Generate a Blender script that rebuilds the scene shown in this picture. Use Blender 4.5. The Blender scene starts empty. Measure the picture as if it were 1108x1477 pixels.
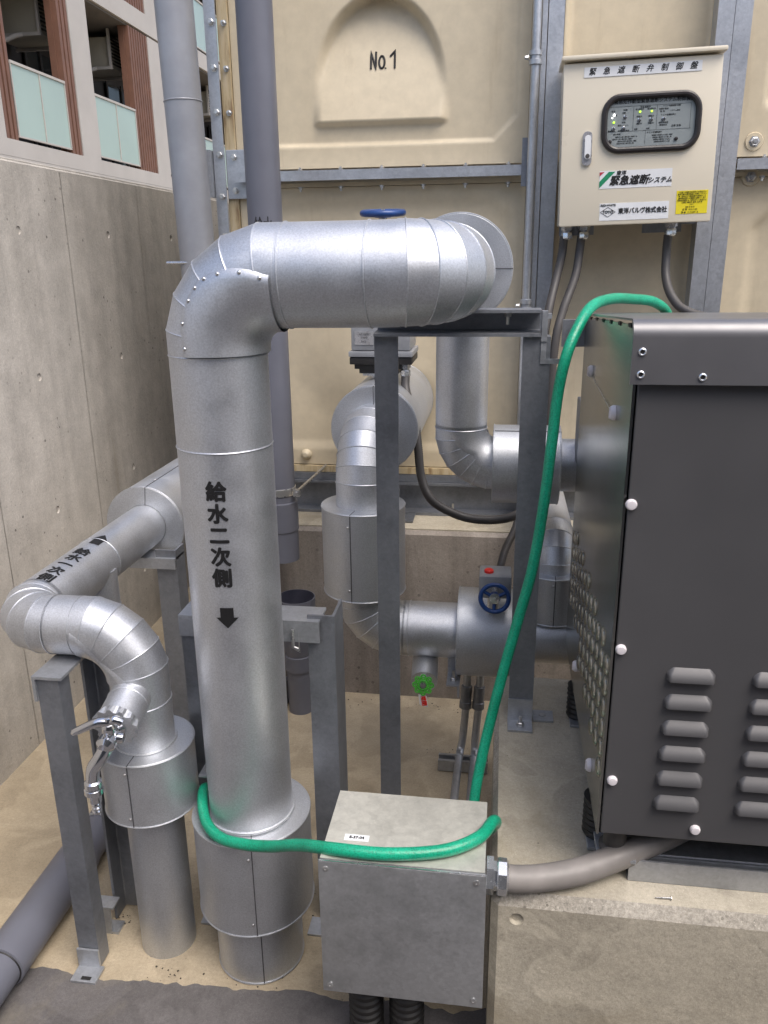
import bpy, bmesh, math, random
from math import sin, cos, pi, radians, atan2, sqrt
from mathutils import Vector as V, Matrix, Euler
random.seed(7)
scene = bpy.context.scene
COL = scene.collection

# ------------------------------------------------------------------ camera
cd = bpy.data.cameras.new('camera'); cam = bpy.data.objects.new('camera', cd); COL.objects.link(cam)
cd.sensor_fit = 'VERTICAL'; cd.sensor_height = 24.0
cd.lens = 24.0 * 1159 / 1477
cd.clip_start = 0.02; cd.clip_end = 500
p_, y_, r_ = radians(17.6), radians(8.3), radians(-0.7)
fw = V((-sin(y_) * cos(p_), cos(y_) * cos(p_), -sin(p_)))
rt = V((cos(y_), sin(y_), 0)); up = rt.cross(fw)
r2 = cos(r_) * rt + sin(r_) * up; u2 = -sin(r_) * rt + cos(r_) * up
M3 = Matrix((r2, u2, -fw)).transposed()
cam.matrix_world = Matrix.Translation((0, 0, 1.5)) @ M3.to_4x4()
scene.camera = cam

# ------------------------------------------------------------------ sky, sun, exposure
SUN_EL, SUN_ROT = radians(60), radians(134)
w = bpy.data.worlds.new('World'); scene.world = w; w.use_nodes = True
nt = w.node_tree; sky = nt.nodes.new('ShaderNodeTexSky'); sky.sky_type = 'NISHITA'; sky.sun_disc = False
sky.sun_elevation = SUN_EL; sky.sun_rotation = SUN_ROT; sky.air_density = 1.0; sky.dust_density = 4.0; sky.ozone_density = 1.0
nt.links.new(sky.outputs[0], nt.nodes['Background'].inputs[0]); nt.nodes['Background'].inputs[1].default_value = 0.15
sd = bpy.data.lights.new('sun', 'SUN'); sd.energy = 1.45; sd.angle = radians(40); sd.color = (1, 0.97, 0.93)
sun = bpy.data.objects.new('sun', sd); COL.objects.link(sun)
sdir = V((sin(SUN_ROT) * cos(SUN_EL), cos(SUN_ROT) * cos(SUN_EL), sin(SUN_EL)))
sun.rotation_euler = (-sdir).to_track_quat('-Z', 'Y').to_euler(); sun.location = sdir * 20
scene.view_settings.view_transform = 'Standard'; scene.view_settings.look = 'None'
scene.view_settings.exposure = 0.7; scene.view_settings.gamma = 1.0; scene.view_settings.use_curve_mapping = False

# ------------------------------------------------------------------ materials
class NT:
    def __init__(s, name):
        s.m = bpy.data.materials.new(name); s.m.use_nodes = True; s.t = s.m.node_tree
        s.b = s.t.nodes['Principled BSDF']; s.tc = s.t.nodes.new('ShaderNodeTexCoord')
    def n(s, typ, **kw):
        nd = s.t.nodes.new('ShaderNode' + typ)
        for k, v in kw.items(): setattr(nd, k, v)
        return nd
    def l(s, a, b): s.t.links.new(a, b)
    def co(s, scale=(1, 1, 1), loc=(0, 0, 0)):
        mp = s.n('Mapping'); mp.inputs['Scale'].default_value = scale; mp.inputs['Location'].default_value = loc
        s.l(s.tc.outputs['Object'], mp.inputs[0]); return mp.outputs[0]
    def noise(s, scale, detail=4, rough=.55, vec=None, dist=0):
        nd = s.n('TexNoise'); nd.inputs['Scale'].default_value = scale; nd.inputs['Detail'].default_value = detail
        nd.inputs['Roughness'].default_value = rough; nd.inputs['Distortion'].default_value = dist
        s.l(vec if vec is not None else s.tc.outputs['Object'], nd.inputs['Vector']); return nd.outputs['Fac']
    def vor(s, scale, feature='F1', out='Distance', vec=None, rnd=1):
        nd = s.n('TexVoronoi', feature=feature); nd.inputs['Scale'].default_value = scale; nd.inputs['Randomness'].default_value = rnd
        s.l(vec if vec is not None else s.tc.outputs['Object'], nd.inputs['Vector']); return nd.outputs[out]
    def ramp(s, f, stops, interp='LINEAR'):
        nd = s.n('ValToRGB'); nd.color_ramp.interpolation = interp; e = nd.color_ramp.elements
        while len(e) < len(stops): e.new(0.5)
        for el, (p, c) in zip(e, stops):
            el.position = p; el.color = (c, c, c, 1) if isinstance(c, (int, float)) else (*c, 1)
        s.l(f, nd.inputs[0]); return nd.outputs[0]
    def mix(s, a, b, fac=1.0, mode='MULTIPLY'):
        nd = s.n('Mix', data_type='RGBA', blend_type=mode)
        for sock, val in ((nd.inputs[0], fac), (nd.inputs[6], a), (nd.inputs[7], b)):
            if isinstance(val, (int, float)): sock.default_value = val if sock == nd.inputs[0] else (val, val, val, 1)
            elif isinstance(val, tuple): sock.default_value = (*val, 1)
            else: s.l(val, sock)
        return nd.outputs[2]
    def math(s, op, a, b=0.0, c=0.0):
        nd = s.n('Math', operation=op)
        for i, v in enumerate((a, b, c)):
            if isinstance(v, (int, float)): nd.inputs[i].default_value = v
            else: s.l(v, nd.inputs[i])
        return nd.outputs[0]
    def bump(s, h, strength=.3, dist=.002):
        nd = s.n('Bump'); nd.inputs['Strength'].default_value = strength; nd.inputs['Distance'].default_value = dist
        s.l(h, nd.inputs['Height']); s.l(nd.outputs[0], s.b.inputs['Normal'])
    def fin(s, color=None, rough=None, metal=0.0, spec=None):
        if color is not None:
            if isinstance(color, tuple): s.b.inputs['Base Color'].default_value = (*color, 1)
            else: s.l(color, s.b.inputs['Base Color'])
        if rough is not None:
            if isinstance(rough, (int, float)): s.b.inputs['Roughness'].default_value = rough
            else: s.l(rough, s.b.inputs['Roughness'])
        s.b.inputs['Metallic'].default_value = metal
        if spec is not None: s.b.inputs['Specular IOR Level'].default_value = spec
        return s.m

def plain(name, c, rough=.5, metal=0.0, var=.12, scale=30, bump=0.0, bscale=300):
    m = NT(name); f = m.noise(scale, 5)
    col = m.ramp(f, [(.3, tuple(x * (1 - var) for x in c)), (.7, tuple(min(1, x * (1 + var)) for x in c))])
    rr = m.ramp(m.noise(scale * 2.3, 3), [(.3, max(0, rough - .07)), (.7, min(1, rough + .07))])
    if bump: m.bump(m.noise(bscale, 3), bump, .001)
    return m.fin(col, rr, metal)

def lagging(name, c=(.62, .63, .65), rough=.4, grain=420):
    m = NT(name)
    g = m.noise(grain, 2, .7); big = m.noise(5, 5)
    col = m.mix(m.ramp(g, [(.3, tuple(x * .85 for x in c)), (.7, tuple(min(1, x * 1.11) for x in c))]),
                m.ramp(big, [(.35, .9), (.65, 1.0)]))
    # faint dull smears
    sm = m.ramp(m.noise(9, 6, .6, m.co((1, 1, .35))), [(.56, 1.0), (.72, .86)])
    col = m.mix(col, sm)
    m.bump(m.math('ADD', g, m.math('ADD', m.math('MULTIPLY', m.noise(11, 2), 3.5), m.math('MULTIPLY', m.noise(34, 2), 1.2))), .24, .0008)
    rr = m.ramp(m.noise(14, 4), [(.3, rough - .05), (.7, rough + .08)])
    return m.fin(col, rr, .9)

def galva(name, c=(.36, .38, .41), scale=70, metal=.75, rough=.5, stain=.3):
    m = NT(name)
    warp = m.n('TexNoise'); warp.inputs['Scale'].default_value = scale * .8; warp.inputs['Detail'].default_value = 3
    m.l(m.tc.outputs['Object'], warp.inputs['Vector'])
    cell = m.vor(scale, out='Color', vec=m.mix(m.tc.outputs['Object'], warp.outputs['Color'], .025, 'ADD'))
    bw = m.n('RGBToBW'); m.l(cell, bw.inputs[0])
    f = m.math('ADD', m.math('MULTIPLY', bw.outputs[0], .22), m.math('MULTIPLY', m.noise(scale * 1.1, 8, .78), .78))
    col = m.ramp(f, [(.3, tuple(x * .86 for x in c)), (.7, tuple(x * 1.12 for x in c))])
    col = m.mix(col, m.ramp(m.noise(6, 8, .7), [(.32, 1 - stain), (.52, 1.0), (.75, 1.12)]))
    wh = m.ramp(m.noise(16, 9, .75, m.co((1, 1, .3))), [(.58, 0.0), (.76, .22)])
    col = m.mix(col, tuple(min(.75, x * 1.6) for x in c), wh, 'MIX')
    pk = m.math('MULTIPLY', m.math('LESS_THAN', m.vor(120), .07), m.ramp(m.noise(9, 4), [(.5, 0.0), (.6, 1.0)]))
    col = m.mix(col, tuple(x * .45 for x in c), m.math('MULTIPLY', pk, .6), 'MIX')
    rr = m.ramp(f, [(.3, rough - .06), (.7, rough + .08)])
    m.bump(m.noise(110, 5), .1, .001)
    return m.fin(col, rr, metal)

def concrete(name, c1, c2, stain=(.2, .17, .12), pits=40, pitamt=.1, streak=True, rough=.9, stainlvl=(.55, .75), fine=.85, sk=.8, tide=0.0, agg=.25):
    m = NT(name)
    col = m.ramp(m.noise(1.7, 8, .62), [(.3, c1), (.7, c2)])
    col = m.mix(col, m.ramp(m.noise(11, 8, .7), [(.3, .84), (.7, 1.12)]))
    col = m.mix(col, m.ramp(m.noise(160, 3, .7), [(.3, fine), (.7, 1.08)]))
    col = m.mix(col, m.ramp(m.noise(560, 2, .8), [(.28, .80), (.72, 1.14)]))
    ag = m.math('MULTIPLY', m.math('LESS_THAN', m.vor(130), .17), m.ramp(m.noise(6, 5), [(.4, 0.0), (.62, 1.0)]))
    col = m.mix(col, tuple(min(.8, x * 1.35) for x in c2), m.math('MULTIPLY', ag, agg), 'MIX')
    dk = m.math('MULTIPLY', m.math('LESS_THAN', m.vor(95, vec=m.co((1, 1, 1), (.37, .11, .7))), .10), m.ramp(m.noise(5, 5, .6, m.co((1, 1, 1), (4, 2, 1))), [(.45, 0.0), (.6, 1.0)]))
    col = m.mix(col, tuple(x * .5 for x in c1), m.math('MULTIPLY', dk, .7), 'MIX')
    if tide:
        tn = m.noise(4.2, 4, .55, None, .6)
        rg = m.math('SUBTRACT', 1.0, m.math('MULTIPLY', m.math('ABSOLUTE', m.math('SUBTRACT', tn, .5)), 45.0))
        rg = m.math('MAXIMUM', rg, 0.0)
        col = m.mix(col, tuple(min(.8, x * 1.25) for x in c2), m.math('MULTIPLY', rg, tide), 'MIX')
        col = m.mix(col, m.ramp(tn, [(.48, 1.0), (.52, .86)]))
    st = m.noise(2.6, 9, .7, m.co((1.6, 1.6, .5) if streak else (1, 1, 1), (3.1, 1.7, .3)), .4)
    col = m.mix(col, stain, m.ramp(st, [(stainlvl[0], 0.0), (stainlvl[1], .65)]), 'MIX')
    if streak:
        s2 = m.noise(5, 6, .6, m.co((3.2, 3.2, .22)))
        col = m.mix(col, m.ramp(s2, [(.35, sk), (.6, 1.05)]))
    v = m.vor(pits); msk = m.ramp(m.noise(4.2, 5), [(.42, 0.0), (.62, 1.0)])
    pit = m.math('MULTIPLY', m.math('LESS_THAN', v, pitamt), msk)
    v2 = m.math('LESS_THAN', m.vor(pits * 3.1), pitamt * .9); pit = m.math('MAXIMUM', pit, m.math('MULTIPLY', v2, msk))
    col = m.mix(col, tuple(x * .28 for x in c1), m.math('MULTIPLY', pit, .8), 'MIX')
    h = m.math('SUBTRACT', m.math('ADD', m.noise(60, 6), m.math('MULTIPLY', m.noise(7, 6), 1.2)), m.math('MULTIPLY', pit, 1.5))
    m.bump(h, .35, .004)
    return m.fin(col, rough, 0, .25)

MT = {}
MT['lag'] = lagging('silver_lagging', (.64, .66, .70), .47, 330)
MT['lag2'] = lagging('silver_jacket', (.61, .63, .665), .48, 380)
MT['bead'] = plain('seam_bead', (.6, .62, .65), .35, .85, .1)
MT['dark_seam'] = plain('seam_shadow_gap', (.09, .09, .1), .6, .3)
MT['galv'] = galva('galvanised_steel', (.255, .27, .30), 110, .7, .48)
MT['galv_light'] = galva('galvanised_bright', (.46, .48, .515), 120, .75, .42, .18)
MT['galv_box'] = galva('galvanised_box', (.50, .515, .53), 100, .84, .42, .24)
MT['box_top_sheen'] = galva('zinc_top_with_sheen', (.56, .55, .49), 70, .45, .48, .25)  # paler, yellower box zinc with the reflected sky and tank in its colour
MT['screw'] = plain('zinc_screw', (.55, .55, .55), .35, .9)
MT['zinc'] = plain('zinc_plated', (.72, .74, .77), .24, .92, .04)
MT['chrome'] = plain('chrome', (.7, .71, .74), .17, 1.0, .05)
MT['steel'] = plain('bright_steel', (.6, .6, .6), .3, .9)
MT['pipe_paint'] = plain('matt_grey_pipe_paint', (.33, .34, .37), .5, .35, .08, 12, .15, 420)
MT['pvc'] = plain('grey_pvc', (.13, .135, .165), .42, 0, .1, 6)
MT['pvc_shaded'] = plain('grey_pvc_shaded', (.06, .06, .085), .5)  # darker copy of the grey pvc; shade inside the cup is in the colour
MT['black'] = plain('black_rubber', (.015, .014, .014), .5)
MT['ink'] = plain('black_lettering', (.006, .006, .007), .6, 0, .05)
MT['beige'] = None
def beige_mat():
    m = NT('beige_frp')
    col = m.ramp(m.noise(1.3, 6), [(.3, (.55, .47, .335)), (.7, (.605, .525, .385))])
    col = m.mix(col, m.ramp(m.noise(24, 7, .65), [(.35, .93), (.65, 1.03)]))
    st = m.noise(6, 7, .65, m.co((2.5, 2.5, .3)))
    col = m.mix(col, (.30, .22, .12), m.ramp(st, [(.6, 0.0), (.8, .35)]), 'MIX')
    m.bump(m.noise(18, 4), .05, .002)
    return m.fin(col, .42, 0, .4)
MT['beige'] = beige_mat()
def stained_flange():
    m = NT('stained_beige_flange')
    st = m.noise(9, 6, .6, m.co((6, 6, .8)))
    return m.fin(m.ramp(st, [(.3, (.56, .47, .33)), (.52, (.5, .40, .24)), (.7, (.25, .16, .08))]), .5)
MT['flange'] = stained_flange()
MT['cbox'] = plain('cream_enamel', (.70, .635, .51), .33, 0, .03, 3)
MT['white'] = plain('white_label', (.72, .73, .74), .45, 0, .04)
MT['plug'] = plain('white_nylon', (.72, .68, .70), .4, 0, .05)
MT['gasket'] = plain('black_gasket', (.022, .018, .018), .4)
MT['face'] = plain('instrument_face', (.30, .33, .33), .35, .2, .05)
MT['yellow'] = plain('yellow_sticker', (.75, .62, .02), .45, 0, .04)
MT['red'] = plain('red_plastic', (.75, .03, .02), .4)
MT['logo_red'] = plain('red_print', (.45, .03, .05), .5)
MT['logo_green'] = plain('green_print', (.01, .22, .1), .5)
MT['blue'] = plain('blue_handwheel', (.012, .05, .19), .35, 0, .2)
MT['green_wheel'] = plain('bright_green_plastic', (.075, .45, .05), .4, 0, .1)
MT['cable'] = plain('grey_flexible_conduit', (.062, .057, .055), .5, 0, .12, 20)
MT['cable_pale'] = plain('pale_grey_conduit', (.215, .198, .185), .5, 0, .12, 25)
MT['actuator'] = plain('actuator_grey', (.28, .29, .31), .4, .2)
MT['silverplastic'] = plain('grey_latch', (.5, .5, .52), .3, .6)
def hose_mat():
    m = NT('green_hose')
    wv = m.vor(330, vec=m.co((1, 1, 1)))
    col = m.ramp(m.noise(14, 5), [(.35, (.004, .25, .14)), (.7, (.01, .36, .21))])
    col = m.mix(col, m.ramp(wv, [(.2, .75), (.6, 1.15)]))
    col = m.mix(col, (.35, .42, .36), m.ramp(m.noise(35, 6, .7), [(.66, 0.0), (.78, .5)]), 'MIX')
    m.bump(wv, .3, .001)
    return m.fin(col, .33, 0, .5)
MT['hose'] = hose_mat()
def charcoal():
    m = NT('charcoal_sheet')
    col = m.ramp(m.noise(2.2, 6), [(.3, (.088, .087, .091)), (.7, (.11, .108, .112))])
    sc = m.noise(3, 9, .75, m.co((1, 1, 6), (2, 2, 2)), 1.5)
    col = m.mix(col, (.16, .16, .16), m.ramp(sc, [(.70, 0.0), (.76, .35)]), 'MIX')
    sp = m.math('LESS_THAN', m.vor(55), .06)
    col = m.mix(col, (.2, .19, .18), m.math('MULTIPLY', m.math('MULTIPLY', sp, m.ramp(m.noise(6), [(.5, 0.0), (.65, 1.0)])), .4), 'MIX')
    m.bump(m.noise(350, 2), .06, .0006)
    return m.fin(col, m.ramp(m.noise(8, 5), [(.3, .42), (.7, .56)]), .3, .5)
MT['charcoal'] = charcoal()
MT['lid'] = plain('grey_lid_paint', (.15, .148, .156), .42, .4, .08, 5)
MT['lid'].node_tree.nodes['Principled BSDF'].inputs['Coat Weight'].default_value = .8
MT['lid'].node_tree.nodes['Principled BSDF'].inputs['Coat Roughness'].default_value = .3
def stainless():
    m = NT('brushed_stainless')
    br = m.noise(60, 6, .7, m.co((1, .2, 6)))
    col = m.ramp(br, [(.3, (.36, .36, .33)), (.7, (.5, .5, .46))])
    col = m.mix(col, m.ramp(m.noise(5, 6), [(.35, .8), (.65, 1.05)]))
    m.bump(br, .05, .001)
    return m.fin(col, .24, 1.0)
MT['stainless'] = stainless()
MT['wallc'] = concrete('board_marked_concrete', (.47, .44, .395), (.57, .535, .485), (.28, .24, .165), 22, .10, True, .9, (.58, .85), sk=.9, agg=.1)
MT['floor'] = concrete('sandy_concrete_floor', (.385, .318, .222), (.485, .412, .303), (.25, .20, .13), 30, .06, False, .92, (.52, .8), tide=.06)
MT['block'] = concrete('plinth_concrete', (.40, .36, .285), (.52, .475, .385), (.25, .21, .14), 26, .05, False, .9, (.48, .70), tide=.2, agg=.4)
MT['chip'] = concrete('chipped_concrete_edge', (.33, .30, .25), (.58, .54, .47), (.2, .18, .15), 60, .16, False, .95, (.45, .65), fine=.6, agg=.6)
MT['tankbase'] = concrete('foundation_concrete', (.26, .23, .205), (.36, .325, .29), (.13, .11, .09), 22, .12, True, .92, (.52, .72))
MT['screed'] = concrete('dark_screed', (.105, .098, .099), (.165, .156, .155), (.25, .22, .17), 40, .05, False, .95, (.55, .75), tide=.12)
MT['grit'] = plain('dark_grit', (.04, .033, .027), .9)
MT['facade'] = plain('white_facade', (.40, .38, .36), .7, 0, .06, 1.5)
MT['render'] = concrete('dark_render', (.13, .125, .12), (.18, .175, .165), (.09, .085, .075), 40, .03, True)
MT['brown'] = plain('brown_louvre', (.155, .077, .052), .55, 0, .12, 4)
MT['glass_green'] = plain('frosted_green_glass', (.32, .41, .38), .12, 0, .06, .6)
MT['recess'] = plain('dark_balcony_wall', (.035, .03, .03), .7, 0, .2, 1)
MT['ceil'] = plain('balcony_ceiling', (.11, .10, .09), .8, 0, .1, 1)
MT['ac'] = plain('air_conditioner_beige', (.33, .31, .26), .5, 0, .08, 2)
MT['window'] = plain('dark_window', (.02, .022, .025), .1, 0, .2, 1)
def lit(name, c, e):
    m = NT(name); m.fin(c, .3); m.b.inputs['Emission Color'].default_value = (*c, 1); m.b.inputs['Emission Strength'].default_value = e; return m.m
MT['led_g'] = lit('green_led', (.5, 1, .05), 1.2)
MT['led_w'] = lit('white_led', (1, .98, .95), 2.5)
def clear():
    m = NT('clear_pane'); m.fin((.9, .93, .93), .03); m.b.inputs['Transmission Weight'].default_value = 1.0; m.b.inputs['IOR'].default_value = 1.15; return m.m
MT['clear'] = clear()

# ------------------------------------------------------------------ mesh helpers
OFF = {}
class MB:
    def __init__(s): s.bm = bmesh.new()
    def box(s, x0, y0, z0, x1, y1, z1, bev=0, mtx=None):
        vs = [s.bm.verts.new(V((x, y, z))) for x in (x0, x1) for y in (y0, y1) for z in (z0, z1)]
        fs = [s.bm.faces.new([vs[i] for i in q]) for q in ((0, 1, 3, 2), (4, 6, 7, 5), (0, 4, 5, 1), (2, 3, 7, 6), (0, 2, 6, 4), (1, 5, 7, 3))]
        if bev:
            es = list({e for f in fs for e in f.edges})
            r = bmesh.ops.bevel(s.bm, geom=es, offset=bev, segments=2, affect='EDGES', profile=.6)
            vs = list({v for f in r['faces'] for v in f.verts} | {v for v in vs if v.is_valid})
        if mtx:
            for v in vs:
                if v.is_valid: v.co = mtx @ v.co
        return s
    def frame(s, d, ref=None):
        d = d.normalized(); ref = ref or (V((0, 0, 1)) if abs(d.z) < .9 else V((0, 1, 0)))
        u = ref.cross(d).normalized(); return u, d.cross(u).normalized()
    def tube(s, pts, r, seg=24, closed=False, cap=True):
        pts = [V(p) for p in pts]; n = len(pts)
        rs = r if isinstance(r, (list, tuple)) else [r] * n
        dirs = [(pts[(i + 1) % n] - pts[i]).normalized() for i in range(n if closed else n - 1)]
        rings = []; u = None
        for i in range(n):
            if closed: a, b = dirs[i - 1], dirs[i]
            else: a, b = dirs[max(0, i - 1)], dirs[min(n - 2, i)]
            t = (a + b).normalized()
            if u is None: u, _ = s.frame(t)
            u = (u - t * u.dot(t)).normalized(); vv = t.cross(u)
            half = math.acos(max(-1, min(1, a.dot(b)))) / 2
            ax = (b - a); sc = 1 / max(.5, cos(half)); ax = ax.normalized() if ax.length > 1e-6 else None
            ring = []
            for k in range(seg):
                o = (u * cos(2 * pi * k / seg) + vv * sin(2 * pi * k / seg)) * rs[i]
                if ax: o += ax * o.dot(ax) * (sc - 1)
                ring.append(s.bm.verts.new(pts[i] + o))
            rings.append(ring)
        m = n if closed else n - 1
        for i in range(m):
            A, B = rings[i], rings[(i + 1) % n]
            for k in range(seg):
                s.bm.faces.new((A[k], A[(k + 1) % seg], B[(k + 1) % seg], B[k]))
        if cap and not closed:
            s.bm.faces.new(list(reversed(rings[0]))); s.bm.faces.new(rings[-1])
        return s
    def lathe(s, p0, d, prof, seg=40, capa=False, capb=False):
        p0 = V(p0); d = V(d).normalized(); u, vv = s.frame(d); rings = []
        for (r, h) in prof:
            if r < 1e-6: rings.append([s.bm.verts.new(p0 + d * h)])
            else: rings.append([s.bm.verts.new(p0 + d * h + (u * cos(2 * pi * k / seg) + vv * sin(2 * pi * k / seg)) * r) for k in range(seg)])
        for A, B in zip(rings, rings[1:]):
            for k in range(seg):
                k2 = (k + 1) % seg
                if len(A) == 1 and len(B) == 1: continue
                if len(A) == 1: s.bm.faces.new((A[0], B[k2], B[k]))
                elif len(B) == 1: s.bm.faces.new((A[k], A[k2], B[0]))
                else: s.bm.faces.new((A[k], A[k2], B[k2], B[k]))
        if capa and len(rings[0]) > 1: s.bm.faces.new(list(reversed(rings[0])))
        if capb and len(rings[-1]) > 1: s.bm.faces.new(rings[-1])
        return s
    def cyl(s, p0, p1, r, seg=32, cap=True):
        p0, p1 = V(p0), V(p1); return s.lathe(p0, p1 - p0, [(r, 0), (r, (p1 - p0).length)], seg, cap, cap)
    def torus(s, c, d, R, r, seg=48, s2=8):
        c = V(c); u, vv = s.frame(V(d))
        return s.tube([c + (u * cos(2 * pi * k / seg) + vv * sin(2 * pi * k / seg)) * R for k in range(seg)], r, s2, True)
    def prism(s, poly, d, depth):
        """poly: list of world points (planar), extruded by d*depth"""
        e = V(d).normalized() * depth
        a = [s.bm.verts.new(V(p)) for p in poly]; b = [s.bm.verts.new(V(p) + e) for p in poly]
        n = len(a); s.bm.faces.new(list(reversed(a))); s.bm.faces.new(b)
        for i in range(n): s.bm.faces.new((a[i], a[(i + 1) % n], b[(i + 1) % n], b[i]))
        return s
    def angle(s, p0, p1, u, v, a, b, t):
        """L section swept from p0 to p1, legs along u (length a) and v (length b)"""
        p0, p1, u, v = V(p0), V(p1), V(u).normalized(), V(v).normalized()
        sec = [(0, 0), (a, 0), (a, t), (t * 1.4, t), (t, t * 1.4), (t, b), (0, b)]
        return s.prism([p0 + u * x + v * y for x, y in sec], p1 - p0, (p1 - p0).length)
    def hexbolt(s, c, d, r=.008, h=.006, shank=0):
        c = V(c); d = V(d).normalized()
        s.lathe(c, d, [(r * 1.35, 0), (r * 1.35, .0015), (r, .0015), (r, h * .85), (r * .8, h)], 6, False, True)
        if shank: s.lathe(c, d, [(r * .5, h), (r * .5, h + shank)], 8, False, True)
        return s
    def build(s, name, mat, parent=None, smooth=35, local=False, flip=True):
        bmesh.ops.recalc_face_normals(s.bm, faces=s.bm.faces)
        off = V((0, 0, 0))
        if parent is not None and not local: off = OFF.get(parent, V((0, 0, 0)))
        me = bpy.data.meshes.new(name)
        if off.length: bmesh.ops.translate(s.bm, vec=-off, verts=s.bm.verts)
        s.bm.to_mesh(me); s.bm.free()
        me.materials.append(MT[mat] if isinstance(mat, str) else mat)
        if smooth:
            me.shade_smooth(); me.set_sharp_from_angle(angle=radians(smooth))
        o = bpy.data.objects.new(name, me); COL.objects.link(o)
        if parent is not None: o.parent = parent
        OFF[o] = off if not local else V((0, 0, 0))
        return o

def tag(o, label=None, cat=None, group=None, kind=None):
    for k, v in (('label', label), ('category', cat), ('group', group), ('kind', kind)):
        if v: o[k] = v
    return o
def thing(name, loc, label, cat, group=None):
    o = bpy.data.objects.new(name, None); COL.objects.link(o); o.location = loc; o.empty_display_size = .05
    OFF[o] = V(loc); return tag(o, label, cat, group)

def catmull(pts, n=10):
    pts = [V(p) for p in pts]; out = []
    P = [pts[0] * 2 - pts[1]] + pts + [pts[-1] * 2 - pts[-2]]
    for i in range(1, len(P) - 2):
        a, b, c, d = P[i - 1:i + 3]
        for k in range(n):
            t = k / n
            out.append(.5 * ((2 * b) + (c - a) * t + (2 * a - 5 * b + 4 * c - d) * t * t + (3 * b - 3 * c + d - a) * t ** 3))
    out.append(pts[-1]); return out

def elbow_pts(p_in, corner, p_out, R, gores):
    """mitre points for a lobster-back bend of radius R at corner, from direction p_in->corner to corner->p_out"""
    c = V(corner); a = (c - V(p_in)).normalized(); b = (V(p_out) - c).normalized()
    ctr = c - a * R + b * R; pts = []
    # tangent-polygon vertices: gores pieces => vertices at half-angles
    n = gores; step = (pi / 2) / n
    start = c - a * R
    rho = R / cos(step / 2)
    out = [start]
    for i in range(n):
        th = step * (i + .5)
        out.append(ctr + (-b * cos(th) + a * sin(th)) * rho)
    out.append(c + b * R)
    return out

def lag_tube(mb, pts, r, seg=48, beads=(), bead_r=.0018, cap=True):
    mb.tube(pts, r, seg, cap=cap)
    n = len(pts); pts = [V(p) for p in pts]
    rs = r if isinstance(r, (list, tuple)) else [r] * n
    for i in beads:
        a = (pts[i] - pts[i - 1]).normalized() if i > 0 else (pts[1] - pts[0]).normalized()
        b = (pts[i + 1] - pts[i]).normalized() if i < n - 1 else a
        t = (a + b).normalized(); mb.torus(pts[i], t, rs[i] * 1.004, bead_r, 48, 6)

def text(body, size, mat, parent, mtx, name='lettering', ext=.0002, bold=.0, shear=0, align='CENTER', space=1.0, line=1.0, wrap=None, sx=1.0, join=None):
    cu = bpy.data.curves.new('t', 'FONT'); cu.body = body; cu.size = size; cu.extrude = ext; cu.shear = shear
    cu.align_x = align; cu.align_y = 'CENTER'; cu.space_character = space; cu.space_line = line; cu.resolution_u = 3
    o = bpy.data.objects.new('t', cu); COL.objects.link(o)
    bpy.context.view_layer.update()
    me = bpy.data.meshes.new_from_object(o.evaluated_get(bpy.context.evaluated_depsgraph_get()))
    bpy.data.objects.remove(o); bpy.data.curves.remove(cu)
    mb = MB()
    for k, (ox, oy) in enumerate([(0, 0)] if not bold else [(0, 0), (bold, 0), (-bold, 0), (0, bold), (0, -bold), (bold * .7, bold * .7), (-bold * .7, -bold * .7), (bold * .7, -bold * .7), (-bold * .7, bold * .7)]):
        n0 = len(mb.bm.verts); mb.bm.from_mesh(me); mb.bm.verts.ensure_lookup_table()
        for v in mb.bm.verts[n0:]: v.co += V((ox, oy, k * .00002))
    bpy.data.meshes.remove(me)
    bmesh.ops.scale(mb.bm, vec=(sx, 1, 1), verts=mb.bm.verts)
    if wrap:
        xs = [v.co.x for v in mb.bm.verts]; x = min(xs) + .003
        while x < max(xs):
            g = mb.bm.verts[:] + mb.bm.edges[:] + mb.bm.faces[:]
            bmesh.ops.bisect_plane(mb.bm, geom=g, dist=1e-6, plane_co=(x, 0, 0), plane_no=(1, 0, 0)); x += .004
        for v in mb.bm.verts: v.co = wrap(v.co)
    else:
        bmesh.ops.transform(mb.bm, matrix=mtx, verts=mb.bm.verts)
    if join is not None:
        tmp = bpy.data.meshes.new('x'); mb.bm.to_mesh(tmp); mb.bm.free(); join.bm.from_mesh(tmp); bpy.data.meshes.remove(tmp); return None
    return mb.build(name, mat, parent, 0)

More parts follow.
